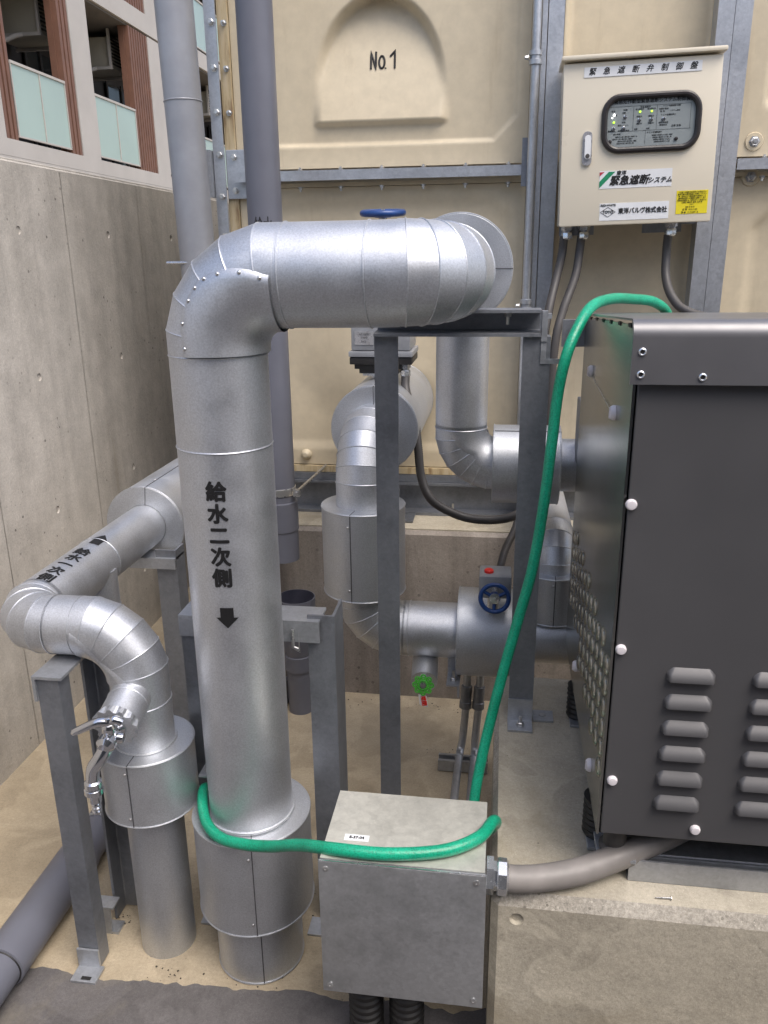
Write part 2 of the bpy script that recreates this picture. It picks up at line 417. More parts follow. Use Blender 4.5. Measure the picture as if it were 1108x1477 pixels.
def jacket(name, parent, p0, p1, r, rin, seam_az=None, mat='lag2', screws=2, seamlen=None):
    """round sheet jacket between p0 and p1 with flat ends, rim beads, a lap seam and screws"""
    p0, p1 = V(p0), V(p1); d = (p1 - p0).normalized(); L = (p1 - p0).length
    mb = MB(); mb.lathe(p0, d, [(rin, 0), (r - .002, 0), (r, .002), (r, L - .002), (r - .002, L), (rin, L)], 64)
    mb.torus(p0 + d * .002, d, r, .0018, 64, 6); mb.torus(p1 - d * .002, d, r, .0018, 64, 6)
    o = mb.build(name, mat, parent, 30)
    if seam_az is not None:
        sv = V(seam_az).normalized(); tv = d.cross(sv).normalized()
        mb = MB(); c0 = p0 + sv * (r - .0005)
        mb.prism([c0 - tv * .0011, c0 + tv * .0011, c0 + tv * .0011 + sv * .0016, c0 - tv * .0011 + sv * .0016], d, L)
        c0 = p0 - d * .0006 + sv * rin
        for base, e in ((p0, -d), (p1, d)):
            c0 = base + sv * rin
            mb.prism([c0 - tv * .0008, c0 + tv * .0008, c0 + tv * .0008 + e * .0009, c0 - tv * .0008 + e * .0009], sv, r - rin)
        mb.build('seam', 'dark_seam', o, 0)
        for k in range(screws):
            h = L * (.14 + .72 * k / max(1, screws - 1)); q = p0 + d * h + (sv + tv * (-.06)).normalized() * r
            MB().lathe(q - sv * .001, sv, [(.0035, 0), (.0035, .0015), (.002, .0028), (0, .003)], 12).build('screw', 'screw', o)
    return o

def plate_foot(mb, x0, y0, x1, y1, z0, t=.006): mb.box(x0, y0, z0, x1, y1, z0 + t, .001)

# ================================================================== SETTING
mb = MB(); mb.box(-60, -60, -.4, 60, 60, 0); tag(mb.build('ground', 'floor', None, 0), kind='structure')
# darker screed strip with a ragged edge, in front of the pipes
mb = MB(); edge = []
x = -1.446
import mathutils
while x < 3.0:
    n = mathutils.noise.noise(V((x * 9, 0, 0))) * .022 + mathutils.noise.noise(V((x * 45, 3, 0))) * .008 + mathutils.noise.noise(V((x * 2, 7, 0))) * .02
    edge.append(V((x, 1.252 + (x + 1.446) * .03 + n, .004))); x += .008
lo = [V((p.x, -4.0, .004)) for p in edge]
va = [mb.bm.verts.new(p) for p in edge]; vb = [mb.bm.verts.new(p) for p in lo]
vc = [mb.bm.verts.new(p - V((0, -.002, .004))) for p in edge]
for i in range(len(edge) - 1):
    mb.bm.faces.new((vb[i], vb[i + 1], va[i + 1], va[i])); mb.bm.faces.new((va[i], va[i + 1], vc[i + 1], vc[i]))
tag(mb.build('pavement', 'screed', None, 0), kind='structure')

# ---- board-marked retaining wall on the left, with recessed tie holes
def holed_plate(mb, outer, holes, to3, depth_vec, nseg=20, deep=.02):
    """planar sheet with round recesses. outer: 2D polygon; holes: (x,y,r[,k])"""
    from mathutils.geometry import delaunay_2d_cdt
    pts = [V(p) for p in outer]; edges = [(i, (i + 1) % len(outer)) for i in range(len(outer))]
    loops = []
    for (hx, hy, hr) in holes:
        b = len(pts); loops.append(list(range(b, b + nseg)))
        pts += [V((hx + hr * cos(2 * pi * k / nseg), hy + hr * sin(2 * pi * k / nseg))) for k in range(nseg)]
        edges += [(b + k, b + (k + 1) % nseg) for k in range(nseg)]
    vo, eo, fo, ov, oe, of = delaunay_2d_cdt(pts, edges, [], 1, 1e-6)
    vs = [mb.bm.verts.new(to3(p)) for p in vo]
    for f in fo:
        c = sum((vo[i] for i in f), V((0, 0))) / len(f)
        if any((c.x - hx) ** 2 + (c.y - hy) ** 2 < (hr * .999) ** 2 for hx, hy, hr in holes): continue
        mb.bm.faces.new([vs[i] for i in f])
    inv = {}
    for i, srcs in enumerate(ov):
        for sidx in srcs: inv[sidx] = i
    for (hx, hy, hr), lp in zip(holes, loops):
        a = [vs[inv[i]] for i in lp]
        b = [mb.bm.verts.new(to3(V((hx + hr * .7 * cos(2 * pi * k / nseg), hy + hr * .7 * sin(2 * pi * k / nseg)))) + V(depth_vec) * deep) for k in range(nseg)]
        for k in range(nseg): mb.bm.faces.new((a[k], a[(k + 1) % nseg], b[(k + 1) % nseg], b[k]))
        mb.bm.faces.new(b)

WX, WZ = -1.446, 1.792
wl = thing('concrete_wall', (WX - .1, 3, 0), 'weathered board marked concrete retaining wall with round tie holes, left of the pipes', 'wall')
mb = MB()
joints = [-1.4, -.82, -.24, .34, .92, 1.50, 2.082, 2.66, 3.235, 3.81, 4.4, 5.55]
ys = [-3.0] + joints + [9.0]
holes = [(y, z) for y in (.06, .64, 1.22, 1.79, 2.377, 2.957, 3.55, 4.1) for z in (1.59, 1.15, .71, .27)]
for a, b in zip(ys, ys[1:]):
    hs = [(y, z, .0125) for y, z in holes if a + .03 < y < b - .03]
    a2, b2 = a + .0015, b - .0015
    holed_plate(mb, [(a2, 0), (b2, 0), (b2, WZ - .012), (a2, WZ - .012)], hs, lambda p: V((WX, p.x, p.y)), (-1, 0, 0))
mb.box(WX - .25, -3, 0, WX - .004, 9, WZ - .003)
mb.prism([V((WX - .004, -3, WZ - .012)), V((WX, -3, WZ - .012)), V((WX - .01, -3, WZ)), V((WX - .25, -3, WZ)), V((WX - .25, -3, WZ - .012))], (0, 1, 0), 12)
mb.build('wall_body', 'wallc', wl, 0)

# ---- concrete plinth under the pump unit
BX0, BX1, BY0, BY1, BZ = .013, 2.4, 1.135, 1.915, .45
pl = thing('concrete_plinth', (1.2, 1.5, 0), 'pale concrete plinth with chipped front edge carrying the dark grey pump unit', 'plinth')
mb = MB(); c = .013
holed_plate(mb, [(BX0 + c, 0), (BX1 - c, 0), (BX1 - c, BZ - .022), (BX0 + c, BZ - .022)], [(BX0 + .045, BZ - .048, .0125), (.62, BZ - .05, .0125)], lambda p: V((p.x, BY0, p.y)), (0, 1, 0), deep=.006)
o_ = [(BX0 + c, BY0), (BX1 - c, BY0), (BX1, BY0 + c), (BX1, BY1 - c), (BX1 - c, BY1), (BX0 + c, BY1), (BX0, BY1 - c), (BX0, BY0 + c)]
i_ = [(x + (c if x < 1 else -c) * .8, y + (c if y < 1.5 else -c) * 1.0) for x, y in o_]
bandf = []; r0 = [mb.bm.verts.new((x, y, 0)) for x, y in o_]; r1 = [mb.bm.verts.new((x, y, BZ - .022)) for x, y in o_]; r2_ = [mb.bm.verts.new((x, y, BZ)) for x, y in i_]
for k in range(8):
    k2 = (k + 1) % 8
    if k != 0: mb.bm.faces.new((r0[k], r0[k2], r1[k2], r1[k]))
    bandf.append(mb.bm.faces.new((r1[k], r1[k2], r2_[k2], r2_[k])))
mb.bm.faces.new(r2_)
for f in bandf: f.material_index = 1
pb = mb.build('plinth_body', 'block', pl, 0); pb.data.materials.append(MT['chip'])

# ---- foundation under the tank
fo = thing('tank_foundation', (0, 4, 0), 'long low stained concrete foundation under the beige water tank', 'foundation')
mb = MB(); TX0 = -1.02
mb.prism([(TX0, 2.53, 0), (TX0, 2.53, .612), (TX0, 2.542, .624), (TX0, 6, .624), (TX0, 6, 0)], (1, 0, 0), 5)
mb.build('foundation_body', 'tankbase', fo, 0)
mb = MB(); mb.box(TX0 + .01, 2.545, .6245, 3.9, 2.72, .629); mb.build('lit_top_strip', 'block', fo, 0)  # paler strip: the brighter light on the level top put into the colour

# ---- unseen building added behind the camera, darkening the faces turned towards it
yb_ = thing('added_shade_building', (0, -3.2, 0), 'unseen dark rendered building with a door, added opposite the water tank to give shade', 'building')
mb = MB(); mb.box(-1.44, -4.2, 0, .2, -2.4, 3.6); mb.box(1.1, -4.2, 0, 9, -2.4, 3.6); mb.box(.2, -4.2, 2.05, 1.1, -2.4, 3.6); mb.build('wall', 'render', yb_, 0)
dr = MB().box(.205, -2.52, .01, 1.095, -2.47, 2.045, .004).build('door', 'charcoal', yb_)
MB().tube([(.29, -2.46, 1.0), (.29, -2.41, 1.0), (.40, -2.41, 1.0)], .009, 12).build('handle', 'steel', dr)

# ================================================================== APARTMENT BUILDING
FX = -6.9
ab = thing('apartment_building', (FX - 3, 15, 0), 'white apartment block with brown louvres and green glass balconies behind the concrete wall', 'building')
MB().box(FX - 8, 4, 0, FX - .003, 34, 2.915).build('ground_floor_wall', 'facade', ab, 0)
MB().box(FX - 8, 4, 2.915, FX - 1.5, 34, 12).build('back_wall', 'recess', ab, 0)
LEV = [(2.917, 3.145), (5.62, 5.95), (8.45, 8.78)]
for zb, zt in LEV:
    MB().box(FX - 1.497, 4, zb, FX, 34, zt).build('floor_beam', 'facade', ab, 0)
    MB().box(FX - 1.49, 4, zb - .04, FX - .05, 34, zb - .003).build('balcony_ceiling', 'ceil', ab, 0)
bays = []
for k in range(-2, 5):
    o = k * 5.85
    bays.append(o)
for (z0, z1) in ((3.145, 5.58), (5.95, 8.41)):
    for o in bays:
        if not 4 < 11 + o < 30: continue
        for (a, b) in ((13.57, 14.18), (16.63, 17.24)):
            if o == 5.85 and a + o < 21.4: continue
            MB().box(FX - .35, a + o, z0 - .0, FX - .004, b + o, z1 + .0).build('pillar', 'facade', ab, 0)
        for (a, b) in ((11.39, 11.72), (13.21, 13.567), (15.78, 16.627)):
            if o == 5.85 and a + o < 21.4: continue
            mb = MB(); n = max(3, int((b - a) / .1)); st = (b - a) / n
            mb.box(FX - .2, a + o, z0, FX - .095, b + o, z1)
            for i in range(n): mb.box(FX - .092, a + o + i * st + .021, z0, FX - .012, a + o + (i + 1) * st - .021, z1)
            mb.build('louvre_panel', 'brown', ab, 0)
        for (a, b) in ((11.72, 13.21), (14.18, 15.78)) if o != 5.85 else ((17.24 - 5.85, 19.2 - 5.85), (19.2 - 5.85, 21.3 - 5.85)):
            bl = MB().box(FX - .03, a + o + .015, z0 + .075, FX - .018, b + o - .015, z0 + 1.0).build('balustrade', 'glass_green', ab, 0)
            mb = MB(); mb.box(FX - .05, a + o, z0 + 1.003, FX, b + o, z0 + 1.04); mb.box(FX - .045, a + o, z0 + .05, FX - .006, b + o, z0 + .073)
            for yy in (a + o + .008, (a + b) / 2 + o, b + o - .008): mb.box(FX - .016, yy - .008, z0 + .075, FX - .004, yy + .008, z0 + 1.0)
            mb.build('rail', 'facade', bl, 0)
            wn = MB().box(FX - 1.497, a + o + .5, z0 + .05, FX - 1.46, b + o - .15, z0 + 1.9).build('window', 'window', ab, 0)
            mb = MB()
            for yy in (a + o + .5, (a + b) / 2 + o + .2, b + o - .15): mb.box(FX - 1.458, yy - .03, z0 + .05, FX - 1.43, yy + .03, z0 + 1.95)
            mb.build('frame', 'recess', wn, 0)
for (y0, z, lab) in ((13.5, 4.95, 'boxy air conditioner hanging in the left balcony opening'), (15.95, 4.95, 'boxy air conditioner hanging in the balcony left of the silver pipe'), (21.2, 4.95, 'boxy air conditioner hanging in the balcony right of the tall silver pipe')):
    ac = thing('air_conditioner', (FX - .9, y0 + .45, z), lab, 'air conditioner', 'air conditioners on the balconies')
    MB().box(FX - 1.38, y0, z, FX - .5, y0 + .9, z + .5, .02).build('casing', 'ac', ac)
    mb = MB()
    for i in range(9): mb.box(FX - .497, y0 + .08, z + .06 + i * .058, FX - .485, y0 + .55, z + .085 + i * .058)
    mb.build('grille', 'recess', ac, 0)
    mb = MB()
    for yy in (y0 - .06, y0 + .85):
        mb = MB(); mb.box(FX - 1.42, yy, z - .05, FX - .44, yy + .055, z - .003); mb.box(FX - .482, yy, z - .002, FX - .442, yy + .055, z + .62); mb.build('hanger', 'facade', ac, 0)
    MB().tube(catmull([(FX - .75, y0 - .02, z - .02), (FX - .85, y0 - .2, z - .1), (FX - 1.1, y0 - .35, z - .3), (FX - 1.35, y0 - .4, z - .9)]), .035, 10).build('refrigerant_pipe', 'facade', ac)

# ================================================================== WATER TANK
T = 2.72
tk = thing('water_tank', (0, 3.6, .62), 'beige panelled water tank marked No.1 in steel framing, behind the pipes', 'water tank')
def smooth(a, b, x):
    t = max(0, min(1, (x - a) / (b - a))); return t * t * (3 - 2 * t)
def panel(x0, x1, z0, z1, hf, nx, nz, name='tank_panel'):
    mb = MB(); vs = []
    for j in range(nz + 1):
        for i in range(nx + 1):
            x = x0 + (x1 - x0) * i / nx; z = z0 + (z1 - z0) * j / nz
            vs.append(mb.bm.verts.new((x, T + hf(x, z), z)))
    W = nx + 1
    for j in range(nz):
        for i in range(nx):
            mb.bm.faces.new((vs[j * W + i], vs[j * W + i + 1], vs[(j + 1) * W + i + 1], vs[(j + 1) * W + i]))
    return mb.build(name, 'beige', tk, 60)
def frame_recess(x, z, x0, x1, z0, z1, cut=.07, depth=.012, s=.012):
    d = min(x - x0, x1 - x, z - z0, z1 - z)
    for cx in (x0, x1):
        for cz in (z0, z1): d = min(d, (abs(x - cx) + abs(z - cz) - cut) * .7071)
    return depth * smooth(0, s, d)
def h_top(x, z):
    h = frame_recess(x, z, -.83, .03, 1.835, 2.65)
    # scooped arch: deep at the top, standing proud along its lower edge
    cx, zb = -.395, 1.897; bw = .218; H = .36
    t = (z - zb) / H
    if t > -.06:
        def prof(tt, wb): return wb * max(0, 1 - max(0, tt) ** 2.6) ** .5 if tt < 1 else 0
        wo = prof(t / 1.0, bw); dx = abs(x - cx)
        edge = smooth(0, .035, wo - dx) * smooth(-.005, .008, z - zb)
        wi = prof((z - zb) / (H - .045), bw - .02)
        tt = max(0, min(1, t))
        deep = -.022 + .085 * tt
        h = h + edge * deep
    return h
panel(-.86, .06, 1.772, 2.72, h_top, 170, 170)
def h_low(x, z):
    h = frame_recess(x, z, -.83, .03, .86, 1.68, .07, .010, .02)
    r = ((x + .4) / .36) ** 2 + ((z - 1.27) / .36) ** 2
    return h - .05 * smooth(1, 0, r) * .6
panel(-.86, .06, .80, 1.715, h_low, 60, 60)
def h_half(x, z): return frame_recess(x, z, .165, .575, 1.80, 2.6, .0, .016, .008)
panel(.155, .60, 1.772, 2.72, h_half, 60, 60)
def h_half2(x, z): return frame_recess(x, z, .165, .575, .85, 1.70, .0, .012, .012)
panel(.155, .60, .80, 1.715, h_half2, 40, 40)
def h_r(x, z): return frame_recess(x, z, .74, 1.52, 1.83, 2.62, .09, .016, .01)
panel(.665, 1.6, 1.772, 2.72, h_r, 90, 90)
def h_r2(x, z): return frame_recess(x, z, .74, 1.52, .87, 1.66, .09, .016, .01)
panel(.665, 1.6, .80, 1.715, h_r2, 60, 60)
# the closed body behind the panels
MB().box(-.905, T + .07, .79, 2.6, 4.7, 2.75).build('tank_shell', 'beige', tk, 0)
MB().box(-.895, T - .012, .79, -.862, T + .06, 2.74).build('side_flange', 'flange', tk, 0)
MB().box(-.858, T - .012, .775, 1.6, T + .05, .797).build('bottom_flange', 'flange', tk, 0)
for x0, x1 in ((-.857, .058), (.157, .598), (.667, 1.6)):
    MB().box(x0, T - .006, 1.7165, x1, T + .05, 1.7285).build('panel_joint', 'beige', tk, 0)
    MB().angle((x0, T - .055, 1.762), (x1, T - .055, 1.762), (0, 1, 0), (0, 0, -1), .05, .03, .004).build('joint_angle', 'galv_light', tk, 0)
    n = max(2, int((x1 - x0) / .123))
    for i in range(n):
        x = x0 + (x1 - x0) * (i + .6) / n
        MB().hexbolt((x, T - .03, 1.7622), (0, 0, 1), .0075, .007, .004).build('bolt', 'screw', tk, 0)
        MB().hexbolt((x, T - .03, 1.7155), (0, 0, -1), .0075, .008, .006).build('bolt', 'screw', tk, 0)
# corner post with bolt rows
MB().angle((-.93, T - .03, .76), (-.93, T - .03, 2.74), (1, 0, 0), (0, 1, 0), .036, .08, .005).build('corner_post', 'galv_light', tk, 0)
for z in (2.19, 2.065, 1.94, 1.817, 1.692, 1.57, 1.44, 1.31):
    MB().hexbolt((-.908, T - .031, z), (0, -1, 0), .0095, .008, .004).build('bolt', 'screw', tk, 0)
for z in (2.19, 2.065, 1.94, 1.57, 1.44, 1.31):
    MB().hexbolt((-.874, T - .013, z), (0, -1, 0), .007, .007, .012).build('bolt', 'screw', tk, 0)
g = MB().box(-.892, T - .021, 1.685, -.80, T - .0135, 1.832, .002).build('gusset_plate', 'galv_light', tk, 0)
for x, z in ((-.865, 1.81), (-.865, 1.71), (-.83, 1.75)): MB().hexbolt((x, T - .0212, z), (0, -1, 0), .009, .008, .004).build('bolt', 'screw', g, 0)
MB().box(-.945, T - .05, 1.69, -.932, T + .03, 1.83).build('side_lug', 'galv_light', tk, 0)
# steel columns
for (x0, x1, xa) in ((.088, .150, .104), (.566, .660, .612)):
    MB().box(x0, T - .075, .76, xa - .0015, T - .012, 2.75).build('column', 'galv_light', tk, 0)
    MB().box(xa + .0015, T - .068, .76, x1, T - .012, 2.75).build('column', 'galv_light', tk, 0)
MB().box(.044, T - .062, 1.70, .072, T - .056, 1.835).build('end_plate', 'galv', tk, 0)
MB().box(.5, T - .066, 1.585, .5645, T - .04, 1.6).build('bracket', 'galv', tk, 0)
for (x, z) in ((.72, 1.812), (.722, 1.715)):
    b = MB().lathe((x, T + .001, z), (0, -1, 0), [(.026, 0), (.026, .003), (.024, .006)], 24, False, True).build('bolt_boss', 'beige', tk)
    MB().hexbolt((x, T - .0055, z), (0, -1, 0), .012, .009, .006).build('bolt', 'screw', b, 0)
MB().lathe((-.673, T + .012, .835), (0, -1, 0), [(.022, 0), (.018, .02), (.008, .03), (0, .031)], 14).build('bolt_boss', 'beige', tk)
MB().lathe((-.149, T + .012, .835), (0, -1, 0), [(.022, 0), (.018, .02), (.008, .03), (0, .031)], 14).build('bolt_boss', 'beige', tk)
# base frame: channels lying on the foundation
bf = MB(); bf.prism([(-1.0, 2.69, .630), (-1.0, 2.69, .640), (-1.0, 2.735, .644), (-1.0, 2.735, .735), (-1.0, 2.69, .739), (-1.0, 2.69, .748), (-1.0, 2.745, .748), (-1.0, 2.745, .630)], (1, 0, 0), 4)
bf = bf.build('base_frame', 'galv', tk, 0)
MB().box(-.95, 2.70, .7495, 3, 2.76, .773).build('base_rail', 'galv', tk, 0)
mb = MB(); mb.box(-.345, 2.60, .632, -.335, 2.688, .73); mb.box(-.333, 2.60, .632, -.28, 2.688, .638); mb.build('foot_bracket', 'galv', tk, 0)
for x in (-.6, -.15, .1): MB().hexbolt((x, 2.712, .6415), (0, 0, 1), .009, .008, .02).build('bolt', 'screw', bf, 0)
mb = MB(); k_ = .00077
def nst(pts):
    P = []
    for (a, b), (c, d) in zip(pts, pts[1:]):
        for i in range(4): P.append((a + (c - a) * i / 4, b + (d - b) * i / 4))
    P.append(pts[-1]); W = []
    for a, b in P:
        x, z = -.386 + (a - 468) * k_, 2.078 - (b - 215) * k_; W.append(V((x, T + h_top(x, z) - .0005, z)))
    mb.tube(W, .0033, 8)
nst([(418, 247), (418, 183), (438, 247), (438, 183)])
nst([(462 + 11 * cos(t), 222 + 23 * sin(t)) for t in [2 * pi * i / 16 for i in range(17)]])
nst([(477, 246), (477.5, 244)]); nst([(496, 202), (514, 183), (514, 247)])
mb.build('lettering', 'ink', tk, 40)
# fastened conduit along the left column
cp = thing('conduit_pipe', (.068, T - .075, .8), 'thin galvanised conduit strapped to the steel column left of the control box', 'conduit')
MB().cyl((.072, T - .092, .8), (.072, T - .092, 2.75), .0125, 16).build('conduit', 'galv_light', cp)
for z in (2.04, 1.35):
    c_ = MB().lathe((.072, T - .092, z), (0, 0, 1), [(.0125, -.02), (.0185, -.018), (.0185, -.006), (.015, -.004), (.015, .004), (.0185, .006), (.0185, .018), (.0125, .02)], 20).build('clamp', 'galv_light', cp)
    MB().hexbolt((.053, T - .095, z), (-1, 0, 0), .006, .012).build('bolt', 'screw', c_, 0)

# ================================================================== CONTROL BOX (hung a little askew)
cb = thing('control_box', (.3575, 2.56, 1.79), 'cream emergency valve control box with window, mounted on the tank columns', 'control box')
cb.rotation_euler = (0, radians(-1.2), 0)
Wc, Hc = .4, .40
def L(mb, name, mat, par, sm=35): return mb.build(name, mat, par, sm, local=True)
L(MB().box(-.205, -.045, -.205, .205, .075, .212, .004), 'casing', 'cbox', cb)
door = L(MB().box(-.208, -.062, -.209, .208, -.0465, .2095, .005), 'door', 'cbox', cb)
L(MB().box(-.214, -.078, .2145, .214, .08, .226, .004), 'hood', 'cbox', cb)
# window gasket: rounded rectangle loop
def rrect(cx, cz, w_, h_, r, y, n=8):
    out = []
    for (sx_, sz_, a0) in ((1, 1, 0), (-1, 1, 90), (-1, -1, 180), (1, -1, 270)):
        for k in range(n + 1):
            a = radians(a0 + 90 * k / n); out.append(V((cx + sx_ * (w_ / 2 - r) + r * cos(a), y, cz + sz_ * (h_ / 2 - r) + r * sin(a))))
    return out
WCX, WCZ, WW, WH = .030, .052, .262, .148
wg = L(MB().tube(rrect(WCX, WCZ, WW - .014, WH - .014, .042, -.0665), .0085, 10, True), 'window_gasket', 'gasket', door)
fcp = MB(); fcp.prism(rrect(WCX, WCZ, WW - .02, WH - .02, .038, -.0622), (0, -1, 0), .0012)
fc = L(fcp, 'instrument_panel', 'face', door, 0)
pr = MB(); RX = Matrix.Rotation(pi / 2, 4, 'X')
def pt(body, x, z, size, y=-.0637, bold=.0, shear=0, sx=1.0, al='CENTER', j=pr): text(body, size, 'ink', None, Matrix.Translation((x, y, z)) @ RX, bold=bold, shear=shear, sx=sx, align=al, join=j)
x0, z1 = WCX - WW / 2 + .018, WCZ + WH / 2 - .018
pt('地震感知作動型緊急遮断システム制御装置', WCX, z1 - .002, .0118, bold=.0002)
def ln(xa, za, xb, zb, t=.0006):
    pr.box(min(xa, xb) - t / 2, -.0639, min(za, zb) - t / 2, max(xa, xb) + t / 2, -.0636, max(za, zb) + t / 2)
zt_, zm, zb_ = z1 - .013, z1 - .075, z1 - .11
xe = WCX + WW / 2 - .018
ln(x0, zt_, xe - .01, zt_); ln(x0, zm, xe - .008, zm); ln(x0 + .066, zt_, x0 + .066, zm); ln(x0 + .128, zt_, x0 + .128, zm); ln(xe - .01, zt_, xe - .01, zm)
ln(x0 + .1, zm, x0 + .1, zb_)
for (b, x, z, s_) in (('制御', .044, -.022, .0055), ('自動', .041, -.029, .005), ('手動', .041, -.053, .005), ('電源', .012, -.024, .005), ('運転', .018, -.034, .005), ('電磁リセット', .04, -.06, .005), ('警報停止', .01, -.0735, .005), ('試験制御電源', .042, -.0735, .005),
                      ('緊急遮断弁', .097, -.017, .0055), ('第1遮断弁', .082, -.022, .005), ('第2遮断弁', .113, -.022, .005), ('開動作', .082, -.040, .005), ('開動作', .113, -.040, .005), ('閉動作', .082, -.058, .005), ('閉動作', .113, -.058, .005), ('全開', .074, -.071, .0045), ('全開', .106, -.071, .0045),
                      ('テスト地震確認 起動', .166, -.017, .005), ('地震計電源', .145, -.024, .005), ('無 有', .142, -.03, .0055), ('システム異常', .175, -.029, .0045), ('テスト地震動停止', .158, -.039, .005), ('遮断弁電源', .146, -.058, .005), ('警報接点', .146, -.064, .005), ('品番 定格', .18, -.067, .006),
                      ('操作手順', .024, -.082, .005), ('テスト地震動操作', .124, -.081, .005)):
    pt(b, x0 + x, z1 + z, s_)
for i, (xa, xb) in enumerate(((.015, .085), (.02, .06), (.015, .09), (.015, .08))):
    pt('遮断弁を閉じ鍵を回し確認する'[: 14 - i], x0 + (xa + xb) / 2, z1 - .089 - i * .0055, .0042)
    pt('試験後は電源を入れ直し確認'[: 13 - i], x0 + .145, z1 - .0885 - i * .0055, .0042)
L(pr, 'printing', 'ink', fc, 0)
for (x, z) in ((.044, -.040), (.014, -.068), (.041, -.068), (.082, -.049), (.113, -.049), (.146, -.049)):
    mb = MB(); mb.lathe((x0 + x, -.0636, z1 + z), (0, -1, 0), [(.0052, 0), (.0052, .0015), (.0034, .0018), (.0034, .004)], 14, False, True)
    mb.tube([(x0 + x, -.067, z1 + z), (x0 + x + .0006, -.0715, z1 + z + .0045)], [.0014, .0022], 8); L(mb, 'toggle_switch', 'chrome', fc)
for (x, z, m_, r_) in ((.015, -.033, 'led_w', .0032), (.010, -.04, 'led_w', .0018), (.0145, -.0515, 'led_g', .0026), (.083, -.028, 'led_g', .0026), (.114, -.028, 'led_g', .0026)):
    L(MB().lathe((x0 + x, -.0636, z1 + z), (0, -1, 0), [(r_, 0), (r_, .0015), (r_ * .6, .0028), (0, .003)], 12), 'lamp', m_, fc)
for (x, z) in ((.006, -.1), (.182, -.1)):
    L(MB().lathe((x0 + x, -.0636, z1 + z), (0, -1, 0), [(.005, 0), (.005, .003), (.002, .004), (0, .004)], 12), 'knob', 'gasket', fc)
# latch
la = L(MB().prism(rrect(-.1375, -.006, .0255, .088, .012, -.0622), (0, -1, 0), .006), 'latch', 'silverplastic', door)
L(MB().prism(rrect(-.1365, -.003, .0165, .062, .008, -.0684), (0, -1, 0), .005), 'latch_lever', 'white', la)
L(MB().lathe((-.1365, -.0736, -.026), (0, -1, 0), [(.006, 0), (.006, .001), (0, .001)], 16), 'keyhole', 'cable', la)
# labels
ns = L(MB().box(-.153, -.0635, .172, .154, -.0622, .197), 'name_plate', 'white', door, 0)
mbp = MB()
for i, ch in enumerate('緊急遮断弁制御盤'): pt(ch, -.132 + i * .0377, .1845, .019, y=-.0637, bold=.0004, shear=.25, j=mbp)
L(mbp, 'lettering', 'ink', ns, 0)
lp = L(MB().box(-.1, -.0629, -.112, .096, -.0622, -.066), 'logo_label', 'white', door, 0)
def quad(mat, pts, nm, par): L(MB().prism([V((a, -.0631, b)) for a, b in pts], (0, -1, 0), .0004), nm, mat, par, 0)
quad('logo_red', [(-.1, -.0685), (-.0872, -.0685), (-.1, -.0795)], 'red_mark', lp)
quad('logo_green', [(-.0755, -.0685), (-.0575, -.0685), (-.1, -.1105), (-.1, -.0935)], 'green_mark', lp)
mbp = MB(); pt('東洋', -.042, -.0735, .0135, bold=.0003, shear=.2, j=mbp); pt('緊急遮断', -.0205, -.0937, .0265, bold=.0009, shear=.28, j=mbp, sx=1.0); pt('システム', .0635, -.0955, .0165, bold=.0005, shear=.28, j=mbp)
L(mbp, 'lettering', 'ink', lp, 0)
ml = L(MB().box(-.096, -.0629, -.197, .093, -.0622, -.151), 'maker_label', 'white', door, 0)
mbp = MB(); pt('RED-WHITE', -.073, -.1565, .0078, bold=.0002, j=mbp); pt('TOYO', -.073, -.1745, .0105, bold=.0004, j=mbp)
dm = [(-.0935, -.1745), (-.073, -.1615), (-.0525, -.1745), (-.073, -.1875)]
for (a, b), (c2, d2) in zip(dm, dm[1:] + dm[:1]): mbp.tube([(a, -.0632, b), (c2, -.0632, d2)], .0007, 4)
pt('東洋バルヴ株式会社', .022, -.1735, .0165, bold=.0005, sx=.9, j=mbp)
L(mbp, 'lettering', 'ink', ml, 0)
ysk = L(MB().box(.112, -.0629, -.187, .196, -.0622, -.126), 'yellow_sticker', 'yellow', door, 0)
mbp = MB()
for i, s_ in enumerate(('ご注意 本装置は定期的に点検を行い', '保守点検は専門業者に依頼して下さい', '年一回は必ず作動試験を実施のこと', '異常時は直ちに連絡をお願いします', '取扱説明書をよく読み正しく使用する', '工事店 連絡先 東京 大阪 他', '0 0 0')): pt(s_, .154, -.1305 - i * .0053, .0046, j=mbp)
pt('製造 年 月 日', .15, -.169, .0042, j=mbp); pt('品 番   012-11-02', .15, -.1755, .0055, j=mbp); pt('製 番   C 911021  B', .15, -.183, .0055, j=mbp)
L(mbp, 'lettering', 'ink', ysk, 0)
# glands under the box
def gland(par, c, d, r=.02, mat='zinc', local=False, name='cable_gland', s=1):
    mb = MB(); c = V(c); d = V(d).normalized()
    mb.lathe(c, d, [(r * 1.1, 0), (r * 1.1, .012 * s), (r * .85, .012 * s), (r * .85, .018 * s)], 6, True, True)
    mb.lathe(c + d * .018 * s, d, [(r, 0), (r * 1.06, .002 * s), (r * 1.06, .016 * s), (r * .8, .02 * s)], 8, True, True)
    return mb.build(name, mat, par, 30, local=local)
for x in (-.178, -.13, .118): gland(cb, (x, .02, -.2055), (0, 0, -1), .0165, local=True)
L(MB().box(.04, .035, -.232, .15, .045, -.2055), 'mounting_bracket', 'galv', cb, 0)
L(MB().box(-.2, .035, -.232, -.1, .045, -.2055), 'mounting_bracket', 'galv', cb, 0)
